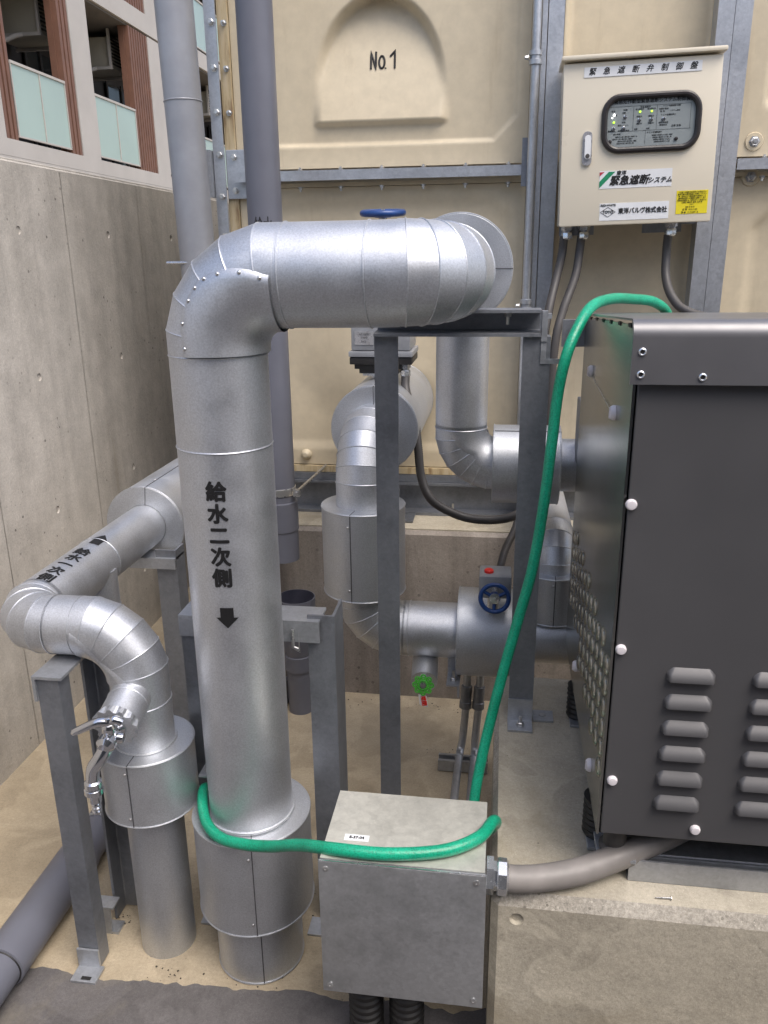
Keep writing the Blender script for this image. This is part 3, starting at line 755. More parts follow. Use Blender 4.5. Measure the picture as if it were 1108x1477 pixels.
# flexible conduits hanging from the box
def hosething(name, pts, r, mat, label, cat, part='tube', n=10, ribs=None, seg=16, group=None):
    P = catmull(pts, n); t = thing(name, P[-1] if P[-1].z < P[0].z else P[0], label, cat, group)
    mb = MB(); rr = r
    if ribs:
        # resample evenly and ripple the radius
        out = [P[0]]; acc = 0; res = []
        Ls = [(b - a).length for a, b in zip(P, P[1:])]; tot = sum(Ls); step = ribs / 2; N = int(tot / step); k = 0; base = 0
        for i in range(N + 1):
            d = i * step
            while k < len(Ls) - 1 and base + Ls[k] < d: base += Ls[k]; k += 1
            res.append(P[k].lerp(P[k + 1], min(1, (d - base) / Ls[k])))
        P = res; rr = [r * (1 + (.035 if i % 2 else -.035) * min(1, .008 / r)) for i in range(len(P))]
    mb.tube(P, rr, seg); mb.build(part, mat, t, 60); return t
hosething('flexible_conduit', [(.176, 2.58, 1.553), (.172, 2.58, 1.50), (.157, 2.55, 1.43), (.137, 2.50, 1.34), (.125, 2.47, 1.24), (.12, 2.46, 1.0), (.11, 2.46, .64)], .0125, 'cable', 'grey flexible conduit from the leftmost gland of the control box', 'conduit', ribs=.006, group='conduits under the control box')
hosething('flexible_conduit', [(.226, 2.58, 1.553), (.224, 2.58, 1.52), (.213, 2.55, 1.44), (.178, 2.5, 1.34), (.158, 2.47, 1.24), (.15, 2.46, 1.0), (.145, 2.46, .64)], .0125, 'cable', 'grey flexible conduit from the middle gland of the control box', 'conduit', ribs=.006, group='conduits under the control box')
hosething('flexible_conduit', [(.474, 2.58, 1.553), (.474, 2.58, 1.50), (.474, 2.55, 1.43), (.49, 2.5, 1.375), (.53, 2.46, 1.34), (.65, 2.42, 1.31)], .0125, 'cable', 'grey flexible conduit from the right gland, curving behind the dark unit', 'conduit', ribs=.006, group='conduits under the control box')

# ================================================================== MAIN INSULATED PIPE
RX_, RY_, RZ_, R0 = -.495, 1.387, 1.471, .0866
mp = thing('insulated_pipe', (RX_, RY_, 0), 'largest silver lagged pipe, upright with black lettering, bending over to the right', 'pipe')
corner = V((RX_, RY_, RZ_)); RB = .118
mb = MB(); mb.cyl((RX_, RY_, 0), (RX_, RY_, .168), .094, 64); mb.torus((RX_, RY_, .004), (0, 0, 1), .094, .002, 64, 6)
bs = mb.build('base_sleeve', 'lag2', mp, 30)
d_ = V((-RX_, -RY_, 0)).normalized(); d2_ = (d_ + V((.25, .0, 0))).normalized()
sp = V((RX_, RY_, 0)) + d_ * .094; MB().box(sp.x - .001, sp.y - .0015, .002, sp.x + .001, sp.y + .002, .16).build('seam', 'dark_seam', bs, 0)
jacket('sleeve_jacket', mp, (RX_, RY_, .16), (RX_, RY_, .385), .1235, .0868, d_ + V((-.06, 0, 0)))
mb = MB(); lag_tube(mb, [(RX_, RY_, .37), (RX_, RY_, 1.178), (RX_, RY_, RZ_ - RB - .012)], R0, 72, (1, 2), .0016); mb.torus((RX_, RY_, .389), (0, 0, 1), .0885, .0035, 64, 8)
ri = mb.build('riser', 'lag', mp, 30)
gores = elbow_pts((RX_, RY_, 0), corner, (0, RY_, RZ_), RB, 5)
mb = MB(); lag_tube(mb, [(RX_, RY_, RZ_ - RB - .012)] + gores[1:-1] + [(RX_ + RB + .01, RY_, RZ_)], R0 + .0005, 72, range(1, 6), .0016)
el = mb.build('elbow', 'lag', mp, 8)
# smooth saddle patch on the inner side of the elbow, edged with rivets
ctr = corner + V((RB, 0, -RB)); pr_ = R0 + .006
def tor(t, ph, r):   # t 0..pi/2 along bend from riser to run, ph 0 = inner side, + = towards camera
    er = V((-cos(t), 0, sin(t))); c0 = ctr + er * RB
    return c0 + (-er * cos(ph) + V((0, -1, 0)) * sin(ph)) * r
def lim(t):
    K = [(0, 112), (.35, 119), (.785, 122), (1.13, 109), (1.58, 92)]
    for (a, x), (b, y) in zip(K, K[1:]):
        if t <= b: return radians(x + (y - x) * (t - a) / (b - a))
    return radians(92)
mb = MB(); NT_, NP_ = 20, 36; grid = []
for i in range(NT_ + 1):
    t = (pi / 2) * (-.05 + 1.08 * i / NT_); tl = max(0, min(pi / 2, t)); lm = lim(tl); row = []
    for j in range(NP_ + 1):
        ph = -lm + 2 * lm * j / NP_
        rr = pr_ - (.0045 if j in (0, NP_) else 0)
        p = tor(tl, ph, rr)
        if t < 0: p += V((0, 0, -1)) * (-t) * RB
        if t > pi / 2: p += V((1, 0, 0)) * (t - pi / 2) * RB
        row.append(mb.bm.verts.new(p))
    grid.append(row)
for a, b in zip(grid, grid[1:]):
    for j in range(NP_): mb.bm.faces.new((a[j], a[j + 1], b[j + 1], b[j]))
pa = mb.build('saddle_patch', 'lag', el, 40)
for t in (.03, .3, .55, .7, .84, 1.0, 1.25, 1.5):
    tt = t * 1.0; q = tor(tt, lim(tt) - .09, pr_); nrm = (q - tor(tt, 0, 0)).normalized()
    MB().lathe(q - nrm * .001, nrm, [(.0036, 0), (.0034, .0015), (.002, .003), (0, .0035)], 12).build('rivet', 'screw', pa)
# horizontal run
XA = -.094; CB = .12; r1_ = .074
mb = MB(); lag_tube(mb, [(RX_ + RB + .004, RY_, RZ_), (-.36, RY_, RZ_ + .0005), (-.219, RY_, RZ_ + .001), (-.136 - .035, RY_, RZ_ + .002)], R0, 72, (1, 2), .0017, cap=False)
mb.build('horizontal_run', 'lag', mp, 30)
gz = RZ_ + .003
g2 = elbow_pts((RX_, RY_, gz), (XA, RY_, gz), (XA, 3, gz), CB - .04, 5)
mb = MB(); P2 = [V((-.173, RY_, gz))] + g2[1:-1] + [V((XA, RY_ + .09, gz)), V((XA, RY_ + .32, gz))]
lag_tube(mb, P2, [R0, R0, .0855, .084, .082, .080, .0775, .0745], 72, (1, 2, 3, 4, 5), .0016)
mb.build('elbow', 'lag', mp, 8)
# valve jacket on the back run, then down and right to the pump unit
jacket('sleeve_jacket', mp, (XA, 1.80, gz), (XA, 1.935, gz), .113, .074, (1, 0, 0), screws=0)
YD = 2.03; rd = .0655; ZS = .99
g3 = elbow_pts((XA, 1.8, gz), (XA, YD, gz), (XA, YD, 1), .085, 4)
g4 = elbow_pts((XA, YD, 1.5), (XA, YD, ZS), (1, YD, ZS), .085, 6)
mb = MB(); lag_tube(mb, [V((XA, 1.92, gz))] + g3[1:] + [V((XA, YD, 1.085))], rd, 56, (1, 2, 3, 4, 6), .0016); mb.build('drop_pipe', 'lag', mp, 30)
mb = MB(); lag_tube(mb, [V((XA, YD, 1.095))] + g4[1:-1] + [V((.0, YD, ZS))], rd, 56, (1, 2, 3, 4, 5, 6), .0015)
el2 = mb.build('elbow', 'lag', mp, 8)
# inner patch of the lower bend
ctr2 = V((XA + .085, YD, ZS + .085))
mb = MB(); grid = []
for i in range(15):
    t = (pi / 2) * i / 14; lm = radians(78 + 30 * abs(t - pi / 4) / (pi / 4)); row = []
    er = V((-cos(t), 0, -sin(t))); c0 = ctr2 + er * .085
    for j in range(25):
        ph = -lm + 2 * lm * j / 24; row.append(mb.bm.verts.new(c0 + (-er * cos(ph) + V((0, -1, 0)) * sin(ph)) * (rd + (.004 if 0 < j < 24 else .0005))))
    grid.append(row)
for a, b in zip(grid, grid[1:]):
    for j in range(24): mb.bm.faces.new((a[j], a[j + 1], b[j + 1], b[j]))
mb.build('saddle_patch', 'lag', el2, 40)
jacket('sleeve_jacket', mp, (-.012, YD, ZS), (.155, YD, ZS), .100, .066, (0, -.4, 1), screws=0)
MB().cyl((.15, YD, ZS), (.40, YD, ZS), .067, 48).build('stub_pipe', 'lag', mp)
# lettering wrapped round the riser
faz = atan2(-.49 - RX_ - 0.0, 1)
def wrapped(v, zc, az, r):
    a = az + v.x / r; return V((RX_ + (r + v.z) * sin(a), RY_ - (r + v.z) * cos(a), zc + v.y))
AZ = radians(4.5)
text('給\n水\n二\n次\n側', .0375, 'ink', mp, None, wrap=lambda v: wrapped(v, 1.026, AZ, R0 + .0007), line=1.09, bold=.0015, ext=.0003)
mb = MB(); ar = [(-.0125, .02), (.0125, .02), (.0125, 0), (.021, 0), (0, -.021), (-.021, 0), (-.0125, 0)]
tmp = mb.bm; f = tmp.faces.new([tmp.verts.new((x, y, 0)) for x, y in ar])
x = -.02
while x < .021:
    bmesh.ops.bisect_plane(tmp, geom=tmp.verts[:] + tmp.edges[:] + tmp.faces[:], dist=1e-6, plane_co=(x, 0, 0), plane_no=(1, 0, 0)); x += .004
for v in tmp.verts: v.co = wrapped(v.co, .868, AZ + .04, R0 + .001)
mb.build('direction_arrow', 'ink', mp, 0)

# ================================================================== SMALL LEFT INSULATED PIPE WITH TAP
SX, SY, RS, SZ, LX = -.718, 1.392, .060, .79, -.972
sp_ = thing('insulated_pipe', (SX, SY, 0), 'smaller silver lagged pipe with a chrome tap, bending back along the concrete wall', 'pipe')
MB().cyl((SX, SY, 0), (SX, SY, .39), .0605, 48).build('base_sleeve', 'lag2', sp_)
ds = V((-SX, -SY, 0)).normalized()
jacket('sleeve_jacket', sp_, (SX, SY, .383), (SX, SY, .532), .0985, .061, ds + V((-.45, 0, 0)))
g = elbow_pts((SX, SY, 0), (SX, SY, SZ), (-2, SY, SZ), .105, 5)
mb = MB(); lag_tube(mb, [(SX, SY, .52), (SX, SY, .63), (SX, SY, SZ - .108)], RS, 56, (1,), .0014); mb.torus((SX, SY, .534), (0, 0, 1), .0615, .003, 48, 6); mb.build('riser', 'lag', sp_, 30)
mb = MB(); lag_tube(mb, [V((SX, SY, SZ - .115))] + g[1:-1] + [V((SX - .11, SY, SZ))], RS + .0005, 56, range(1, 6), .0014); e1 = mb.build('elbow', 'lag', sp_, 8)
ctr3 = V((SX - .105, SY, SZ - .105)); mb = MB(); grid = []
for i in range(15):
    t = (pi / 2) * i / 14; lm = radians(62 + 40 * (abs(t - pi / 4) / (pi / 4)) ** 1.5); er = V((cos(t), 0, sin(t))); c0 = ctr3 + er * .105; row = []
    for j in range(25):
        ph = -lm + 2 * lm * j / 24; row.append(mb.bm.verts.new(c0 + (-er * cos(ph) + V((0, -1, 0)) * sin(ph)) * (RS + (.004 if 0 < j < 24 else .0005))))
    grid.append(row)
for a, b in zip(grid, grid[1:]):
    for j in range(24): mb.bm.faces.new((a[j], a[j + 1], b[j + 1], b[j]))
mb.build('saddle_patch', 'lag', e1, 40)
mb = MB(); lag_tube(mb, [(SX - .105, SY, SZ), (SX - .112, SY, SZ), (LX + .085, SY, SZ)], RS, 56, (1, 2), .0014, cap=False); mb.build('cross_run', 'lag', sp_, 30)
g = elbow_pts((SX, SY, SZ), (LX, SY, SZ), (LX, 3, SZ), .08, 4)
mb = MB(); lag_tube(mb, [V((LX + .09, SY, SZ))] + g[1:-1] + [V((LX, SY + .09, SZ))], RS, 56, range(1, 5), .0014); mb.build('elbow', 'lag', sp_, 8)
mb = MB(); lag_tube(mb, [(LX, SY + .08, SZ), (LX, 1.74, SZ), (LX, 2.1, SZ)], RS, 56, (1,), .0016); lr = mb.build('wall_run', 'lag', sp_, 30)
# small branch pipe dropping off the wall run
mb = MB(); lag_tube(mb, [(LX + .012, 1.70, SZ - .005), (LX + .012, 1.70, SZ - .10), (LX + .012, 1.70, SZ - .15)], .051, 40, (1,), .0014); mb.build('branch_stub', 'lag', sp_, 20)
jacket('sleeve_jacket', sp_, (LX, 2.02, SZ), (LX, 2.62, SZ), .112, .061, (.1, 0, 1), screws=2)
g = elbow_pts((LX, 1, SZ), (LX, 2.62, SZ), (LX, 2.62, 3), .09, 4)
# lettering lying on the top of the wall run, read from the far side
def wrapL(v):   # text x -> round the pipe, text y -> along the pipe
    a = radians(13) + v.x / RS
    return V((LX + (RS + .001 + v.z) * sin(a), 1.572 + v.y, SZ + (RS + .001 + v.z) * cos(a)))
text('給\n水\n一\n次\n側', .036, 'ink', sp_, None, wrap=lambda v: wrapL(V((v.x, v.y, v.z))), line=1.1, bold=.0009, ext=.0003)
mb = MB(); tmp = mb.bm; tmp.faces.new([tmp.verts.new((x, y, 0)) for x, y in [(-.0125, -.02), (.0125, -.02), (.0125, 0), (.021, 0), (0, .021), (-.021, 0), (-.0125, 0)]])
x = -.02
while x < .021:
    bmesh.ops.bisect_plane(tmp, geom=tmp.verts[:] + tmp.edges[:] + tmp.faces[:], dist=1e-6, plane_co=(x, 0, 0), plane_no=(1, 0, 0)); x += .004
for v in tmp.verts: v.co = wrapL(V((v.co.x, v.co.y * 1.5 + .165, 0)))
mb.build('direction_arrow', 'ink', sp_, 0)
# tap branch: lagged stub pointing at the camera and left
b0 = V((SX, SY, .672)); bd = V((.03, -1, -.24)).normalized(); b1 = b0 + bd * .128
mb = MB(); lag_tube(mb, [b0, b0 + bd * .066, b1 - bd * .004], .041, 40, (1,), .0014); mb.build('tap_branch', 'lag', sp_, 30)
mb = MB(); u_, v_ = mb.frame(bd); ringA = []; ringB = []; ringC = []
for k in range(48):
    a = 2 * pi * k / 48; e = u_ * cos(a) + v_ * sin(a); z = .0035 * (1 if k % 4 < 2 else -1)
    ringA.append(mb.bm.verts.new(b1 - bd * .012 + e * .0425)); ringB.append(mb.bm.verts.new(b1 + bd * .004 + e * (.0425 + z))); ringC.append(mb.bm.verts.new(b1 + bd * .004 + e * .016))
for k in range(48):
    k2 = (k + 1) % 48; mb.bm.faces.new((ringA[k], ringA[k2], ringB[k2], ringB[k])); mb.bm.faces.new((ringB[k], ringB[k2], ringC[k2], ringC[k]))
mb.build('crimped_end', 'lag2', sp_, 25)
tb = b1 + bd * .028
mb = MB(); mb.lathe(b1, bd, [(.024, 0), (.022, .008), (.0135, .012), (.0135, .03), (.018, .036), (.018, .05), (.010, .058), (0, .06)], 28)
side = bd.cross(V((0, 0, 1))).normalized()
mb.lathe(tb, V((.15, -.2, .75)), [(.013, 0), (.0125, .02), (.015, .022), (.015, .034), (.011, .04), (0, .041)], 20)
mb.lathe(tb + side * -.004, -side if (-side).x > 0 else side, [(.011, 0), (.011, .018), (.0085, .024), (0, .026)], 16)
tap = mb.build('tap', 'chrome', sp_, 30)
hp = tb + V((.15, -.2, .75)).normalized() * .042
mb = MB(); mb.tube(catmull([hp + V((.024, .006, -.004)), hp + V((.012, .002, .004)), hp, hp + V((-.022, -.006, .0)), hp + V((-.052, -.014, -.012)), hp + V((-.068, -.018, -.019))], 6), [.005] + [.009] * 11 + [.0095, .0095, .0095, .0094, .0092, .009, .009, .0088, .0086, .0084, .0082, .008, .0078, .0076, .0074, .0072, .007, .005, .002], 14)
mb.lathe(hp + V((0, 0, .004)), (0, 0, 1), [(.009, 0), (.008, .005), (0, .0065)], 16); mb.build('handle', 'chrome', tap, 40)
s0 = tb + bd * .008
sps = catmull([s0, s0 + V((-.004, -.010, -.016)), s0 + V((-.013, -.018, -.032)), s0 + V((-.024, -.022, -.048)), s0 + V((-.028, -.023, -.066)), s0 + V((-.029, -.023, -.078))], 8)
MB().tube(sps, [.0145 - .0025 * i / len(sps) for i in range(len(sps))], 20).build('spout', 'chrome', tap, 50)
ne = sps[-1]
mb = MB(); mb.lathe(ne + V((0, 0, .004)), (0, 0, -1), [(.011, 0), (.0165, .004), (.0165, .014), (.0135, .016), (.0185, .018), (.0185, .028), (.014, .031), (.012, .036), (.012, .048), (.008, .05), (.0095, .053), (.0075, .058), (.0095, .061), (.0075, .066), (.0092, .069), (.007, .075), (.004, .076), (.004, .05)], 24)
mb.build('hose_nozzle', 'chrome', tap, 25)

# ================================================================== MIDDLE PIPE: SHUT-OFF VALVE, MANIFOLD
MX, MY, MZ, RM = -.352, 2.03, .512, .080
ZN = 1.04
md = thing('insulated_pipe', (MX, 2.5, .6), 'silver lagged pipe from the tank dropping and turning right behind the central support', 'pipe')
jacket('valve_jacket', md, (MX + .008, 2.19, ZN), (MX + .008, 2.70, ZN), .122, .066, (0, -.1, 1), screws=0)
g = elbow_pts((MX, 3, ZN), (MX, MY, ZN), (MX, MY, 0), .125, 6)
mb = MB(); lag_tube(mb, [V((MX, 2.25, ZN))] + g[1:-1] + [V((MX, MY, .82))], RM - .008, 56, range(1, 7), .0016); mb.build('elbow', 'lag', md, 8)
jacket('sleeve_jacket', md, (MX, MY, .628), (MX, MY, .872), .112, RM - .008, (-.15 - MX * 0, -1, 0))
g = elbow_pts((MX, MY, 1), (MX, MY, MZ), (1, MY, MZ), .1, 5)
mb = MB(); lag_tube(mb, [V((MX, MY, .64))] + g[1:-1] + [V((MX + .115, MY, MZ))], RM - .004, 56, range(1, 6), .0016); mb.build('elbow', 'lag', md, 8)
mb = MB(); lag_tube(mb, [(MX + .11, MY, MZ), (MX + .125, MY, MZ), (.30, MY, MZ)], RM - .004, 56, (1,), .0016); mb.build('manifold', 'lag', md, 30)
jacket('valve_jacket', md, (-.093, MY, MZ), (.075, MY, MZ), .121, RM - .004, None)
# branch up to the tank at the right
RXb = .158
g = elbow_pts((RXb, MY, 0), (RXb, MY, .785), (RXb, 3, .785), .075, 4)
mb = MB(); lag_tube(mb, [V((RXb, MY, MZ))] + g[1:-1] + [V((RXb, MY + .1, .785)), V((RXb, 2.7, .785))], .050, 48, range(1, 5), .0014); mb.build('branch_pipe', 'lag', md, 20)
jacket('sleeve_jacket', md, (RXb, MY, .572), (RXb, MY, .705), .077, .05, (0, -1, 0))
# gear box and blue handwheel of the manifold valve
gbx = MB().box(-.036, 1.885, .675, .045, 1.965, .735, .006).build('gear_box', 'actuator', md)
MB().cyl((0, 1.93, .62), (0, 1.93, .68), .018, 16).build('valve_stem', 'steel', gbx)
MB().lathe((-.012, 1.915, .7352), (0, 0, 1), [(.012, 0), (.012, .006), (.008, .009), (0, .01)], 18).build('indicator_cap', 'red', gbx)
hx = thing  # alias unused
def handwheel(par, c, d, R, r, mat, spokes=3, hubmat='steel', name='handwheel', rot=.5):
    c, d = V(c), V(d).normalized(); mb = MB(); u, v = mb.frame(d)
    mb.torus(c, d, R, r, 48, 12)
    for k in range(spokes):
        a = rot + 2 * pi * k / spokes; e = u * cos(a) + v * sin(a)
        mb.tube([c - d * .004 + e * R * .2, c + e * R * .98], [r * .9, r * .75], 10)
    mb.lathe(c - d * .012, d, [(R * .42, 0), (R * .42, .012), (R * .36, .015)], 24, True, True)
    o = mb.build(name, mat, par, 40)
    MB().lathe(c + d * .0032, d, [(R * .38, 0), (R * .38, .002), (r * .6, .003), (r * .6, .007), (0, .007)], 20).build('hub_disc', hubmat, o)
    return o
handwheel(gbx, (.004, 1.845, .694), (0, -1, .12), .0345, .0058, 'blue')
MB().cyl((.004, 1.845, .694), (.004, 1.89, .70), .008, 12).build('spindle', 'steel', gbx)
# drain valve with green handwheel under the manifold
dv = MB(); dv.lathe((-.182, MY - .01, MZ - .06), (0, 0, -1), [(.036, 0), (.036, .045), (.034, .047)], 28, False, True)
dv.tube([(-.182, MY - .01, MZ - .085), (-.18, MY - .05, MZ - .1), (-.178, MY - .095, MZ - .112)], .036, 28)
dvo = dv.build('drain_valve', 'lag', md, 30)
gw = MB(); cg = V((-.176, MY - .145, .418)); gd = V((0, -1, .22)).normalized(); gu, gv = gw.frame(gd)
for k in range(8):
    a = 2 * pi * k / 8; e = gu * cos(a) + gv * sin(a); gw.torus(cg + e * .021, gd, .0062, .0022, 14, 6)
    gw.tube([cg + e * .008, cg + e * .016], .0022, 6)
gw.torus(cg, gd, .0125, .003, 24, 8); gw.torus(cg, gd, .021, .0018, 32, 6)
gwo = gw.build('green_handwheel', 'green_wheel', dvo, 40)
MB().lathe(cg - gd * .05, gd, [(.008, 0), (.008, .05), (.0075, .056), (0, .057)], 14).build('spindle', 'steel', dvo)
tagm = MB(); tagm.prism([cg + V(p) for p in ((-.012, -.004, -.026), (.01, -.004, -.03), (.014, -.006, -.062), (-.008, -.006, -.056))], (0, -1, 0), .0008); tgo = tagm.build('paper_tag', 'white', dvo, 0)
text('常閉', .015, 'red', dvo, Matrix.Translation(cg + V((.002, -.0075, -.043))) @ Matrix.Rotation(pi / 2, 4, 'X') @ Matrix.Rotation(radians(-80), 4, 'Z'), bold=.0005, name='tag_lettering')
mb = MB(); mb.box(-.118, 1.93, .392, -.082, 2.0, .396); mb.box(-.118, 1.996, .396, -.082, 2.0, .45); mb.box(-.088, 1.93, .36, -.082, 1.936, .392); br = mb.build('pipe_bracket', 'galv_light', md, 0)
MB().hexbolt((-.1, 1.96, .3965), (0, 0, 1), .008, .008, .02).build('bolt', 'screw', br, 0)
# motor actuator standing on the shut-off valve
acx = MX + .012
at = MB().box(acx - .085, 2.30, 1.245, acx + .085, 2.46, 1.36, .006).build('actuator', 'actuator', md)
MB().box(acx - .092, 2.292, 1.228, acx + .092, 2.468, 1.2435, .003).build('actuator_flange', 'actuator', at)
mb = MB(); mb.box(acx - .09, 2.296, 1.206, acx + .09, 2.464, 1.2265, .003); mb.box(acx - .078, 2.31, 1.192, acx + .06, 2.45, 1.2055); mb.box(acx - .066, 2.32, 1.178, acx + .05, 2.44, 1.1915); mb.build('actuator_base', 'black', at)
mb = MB(); mb.box(acx - .058, 2.33, 1.17, acx + .04, 2.43, 1.1775); mb.cyl((acx - .03, 2.37, 1.1), (acx - .03, 2.37, 1.172), .012, 14); mb.build('valve_stem', 'steel', at)
MB().box(acx - .074, 2.2975, 1.262, acx - .02, 2.2995, 1.30).build('type_plate', 'silverplastic', at, 0)
mbp = MB()
for i, s_ in enumerate(('AC100V', 'TYPE', 'NO.')): text(s_, .009, 'ink', None, Matrix.Translation((acx - .047, 2.2972, 1.291 - i * .01)) @ RX, join=mbp)
mbp.build('printing', 'ink', at, 0)
MB().cyl((acx, 2.38, 1.36), (acx, 2.38, 1.61), .012, 14).build('handwheel_shaft', 'steel', at)
handwheel(at, (acx, 2.38, 1.618), (0, -.08, 1), .056, .0095, 'blue', 3)
gl = gland(at, (acx + .068, 2.33, 1.2055), (0, 0, -1), .014)
hosething('flexible_conduit', [(acx + .068, 2.33, 1.17), (-.268, 2.31, 1.13), (-.24, 2.27, 1.06), (-.226, 2.24, .98), (-.215, 2.22, .90), (-.19, 2.2, .845), (-.15, 2.2, .812), (-.08, 2.2, .785), (.0, 2.2, .782), (.06, 2.2, .80), (.1, 2.25, .83), (.12, 2.33, .8)], .0125, 'cable', 'grey flexible conduit looping from the valve actuator along the tank foot', 'conduit', ribs=.006)
hosething('flexible_conduit', [(.075, 2.33, .80), (.06, 2.27, .74), (.03, 2.2, .69), (.012, 2.1, .65), (.005, 1.968, .70)], .011, 'cable', 'short dark conduit running down to the blue handwheel gear box', 'conduit', ribs=.006)

# ================================================================== TALL SILVER PIPE, PVC DRAINS
tp = thing('silver_pipe', (-.985, 2.62, SZ), 'tall matt silver pipe rising at the left in front of the balconies', 'pipe')
mb = MB(); lag_tube(mb, [(-.975, 2.64, .76), (-.998, 2.64, 1.965), (-1.025, 2.64, 3.4)], .0575, 48, (1,), .0022); mb.build('pipe_body', 'pipe_paint', tp, 30)
MB().tube([(-1.08, 2.6, 1.49), (-.90, 2.575, 1.49)], .005, 8).build('clamp_rod', 'steel', tp)
dp = thing('drain_pipe', (-.69, 2.40, .56), 'dark grey plastic drain pipe hanging in front of the tank corner', 'pipe')
MB().cyl((-.687, 2.4, .735), (-.687, 2.4, 3.4), .05, 40).build('pipe_body', 'pvc', dp)
mb = MB(); mb.lathe((-.687, 2.4, .56), (0, 0, 1), [(.047, 0), (.054, .001), (.054, .10), (.0565, .104), (.0565, .198), (.05, .2)], 40, True); mb.build('coupling', 'pvc', dp, 30)
bnd = MB().lathe((-.687, 2.4, .782), (0, 0, 1), [(.05, 0), (.0525, .001), (.0525, .024), (.05, .025)], 40).build('clamp_band', 'steel', dp)
mb = MB(); mb.box(-.632, 2.36, .784, -.612, 2.366, .806); mb.box(-.632, 2.372, .784, -.612, 2.378, .806); mb.tube([(-.622, 2.35, .795), (-.622, 2.39, .795)], .005, 8); mb.tube([(-.625, 2.38, .795), (-.6, 2.7, .80)], .005, 8); mb.build('clamp_bolt', 'steel', bnd, 0)
text('給水', .05, 'ink', dp, None, wrap=lambda v: V((-.687 + .0505 * sin(v.x / .05 + .15), 2.4 - (.0505 + v.z) * cos(v.x / .05 + .15), 1.586 + v.y)), bold=.0008, sx=.55)
fu = thing('drain_funnel', (-.645, 2.40, 0), 'dark grey open drain cup on a pipe standing below the hanging drain pipe', 'drain')
mb = MB(); mb.lathe((-.65, 2.4, .0), (0, 0, 1), [(.042, 0), (.042, .16), (.0475, .162), (.0475, .215), (.044, .217), (.05, .25), (.058, .33), (.0635, .36), (.0635, .425), (.0605, .425)], 44); mb.build('cup', 'pvc', fu, 30)
MB().lathe((-.65, 2.4, 0), (0, 0, 1), [(.0605, .4249), (.0595, .36), (.05, .30), (.04, .22), (0, .2)], 44).build('cup_inside', 'pvc_shaded', fu, 30)
fp = thing('floor_pipe', (-1.04, 1.4, 0), 'grey plastic pipe lying on the floor along the concrete wall', 'pipe')
PX, PZ = -1.02, .056
MB().cyl((PX, -.4, PZ), (PX, 2.44, PZ), .0455, 40).build('pipe_body', 'pvc', fp)
MB().lathe((PX, 1.215, PZ), (0, 1, 0), [(.0455, 0), (.0515, .002), (.0515, .345), (.0455, .348)], 40).build('coupling', 'pvc', fp)
MB().torus((PX, 1.214, PZ), (0, 1, 0), .0465, .0016, 40, 6).build('joint_ring', 'black', fp)
MB().torus((PX, 1.564, PZ), (0, 1, 0), .0462, .0012, 40, 6).build('joint_ring', 'black', fp)
MB().tube(catmull([(PX, 2.42, PZ), (PX + .02, 2.49, PZ), (PX + .08, 2.51, PZ), (PX + .2, 2.46, PZ), (-.7, 2.42, PZ)], 6), .0465, 28).build('bend', 'pvc', fp, 60)
for y in (1.05, 1.66, 2.1):
    mb = MB(); mb.tube([V((PX + .0475 * cos(a), y, PZ + .0475 * sin(a))) for a in [pi * k / 16 for k in range(17)]], .003, 8); mb.build('saddle_clip', 'galv_light', fp)
    MB().box(PX - .08, y - .02, 0.0, PX + .08, y + .02, .0095).build('floor_rail', 'galv_light', fp, 0)

# ================================================================== SUPPORT FRAMES
F = 1.69
cs = thing('pipe_support', (-.09, F, 0), 'tall galvanised goal shaped support under the top bend of the largest pipe', 'support')
zb, zt = 1.343, 1.396
mb = MB(); xl, xr = -.263, .079; t_ = .006
# channel open to the camera
sec = [(F - .012, zb), (F - .012, zb + t_), (F + .05, zb + t_ * 1.6), (F + .05, zt - t_ * 1.6), (F - .012, zt - t_), (F - .012, zt), (F + .058, zt), (F + .058, zb)]
mb.prism([(xl, y, z) for y, z in sec], (1, 0, 0), xr - xl); be = mb.build('beam', 'galv', cs, 0)
MB().angle((-.263, F, .0), (-.263, F, zb - .001), (1, 0, 0), (0, 1, 0), .050, .05, .006).build('leg', 'galv', cs, 0)
MB().box(-.263, F - .06, 0.0, -.2, F + .07, .006).build('foot', 'galv_light', cs, 0)
MB().angle((.1, F, BZ + .007), (.1, F, zb - .001), (-1, 0, 0), (0, 1, 0), .056, .05, .006).build('leg', 'galv', cs, 0)
ft = MB(); ft.box(.043, F - .05, BZ, .1, F - .001, BZ + .006, .001); ft.box(.043, F - .006, BZ + .006, .1, F - .0015, BZ + .06); ft.box(.1015, F + .0, BZ, .15, F + .045, BZ + .006, .001); ft = ft.build('foot', 'galv_light', cs, 0)
MB().hexbolt((.072, F - .027, BZ + .0065), (0, 0, 1), .008, .008, .014).build('bolt', 'screw', ft, 0)
MB().hexbolt((.125, F + .022, BZ + .0065), (0, 0, 1), .006, .002).build('bolt', 'screw', ft, 0)
MB().hexbolt((.012, F + .02, zt - .008), (0, 0, -1), .007, .008, .015).build('bolt', 'screw', be, 0)
mb = MB(); mb.box(.0805, F - .005, zb - .01, .092, F + .02, zb + .05); mb.box(.092, F, zb + .035, .1, F + .018, zb + .045); mb.box(.0915, F - .002, zb - .055, .125, F + .002, zb - .045); cl = None; mb.box(.0805, F - .003, zb - .055, .0915, F + .003, zb - .011); mb.build('cable_clip', 'galv_light', be, 0)
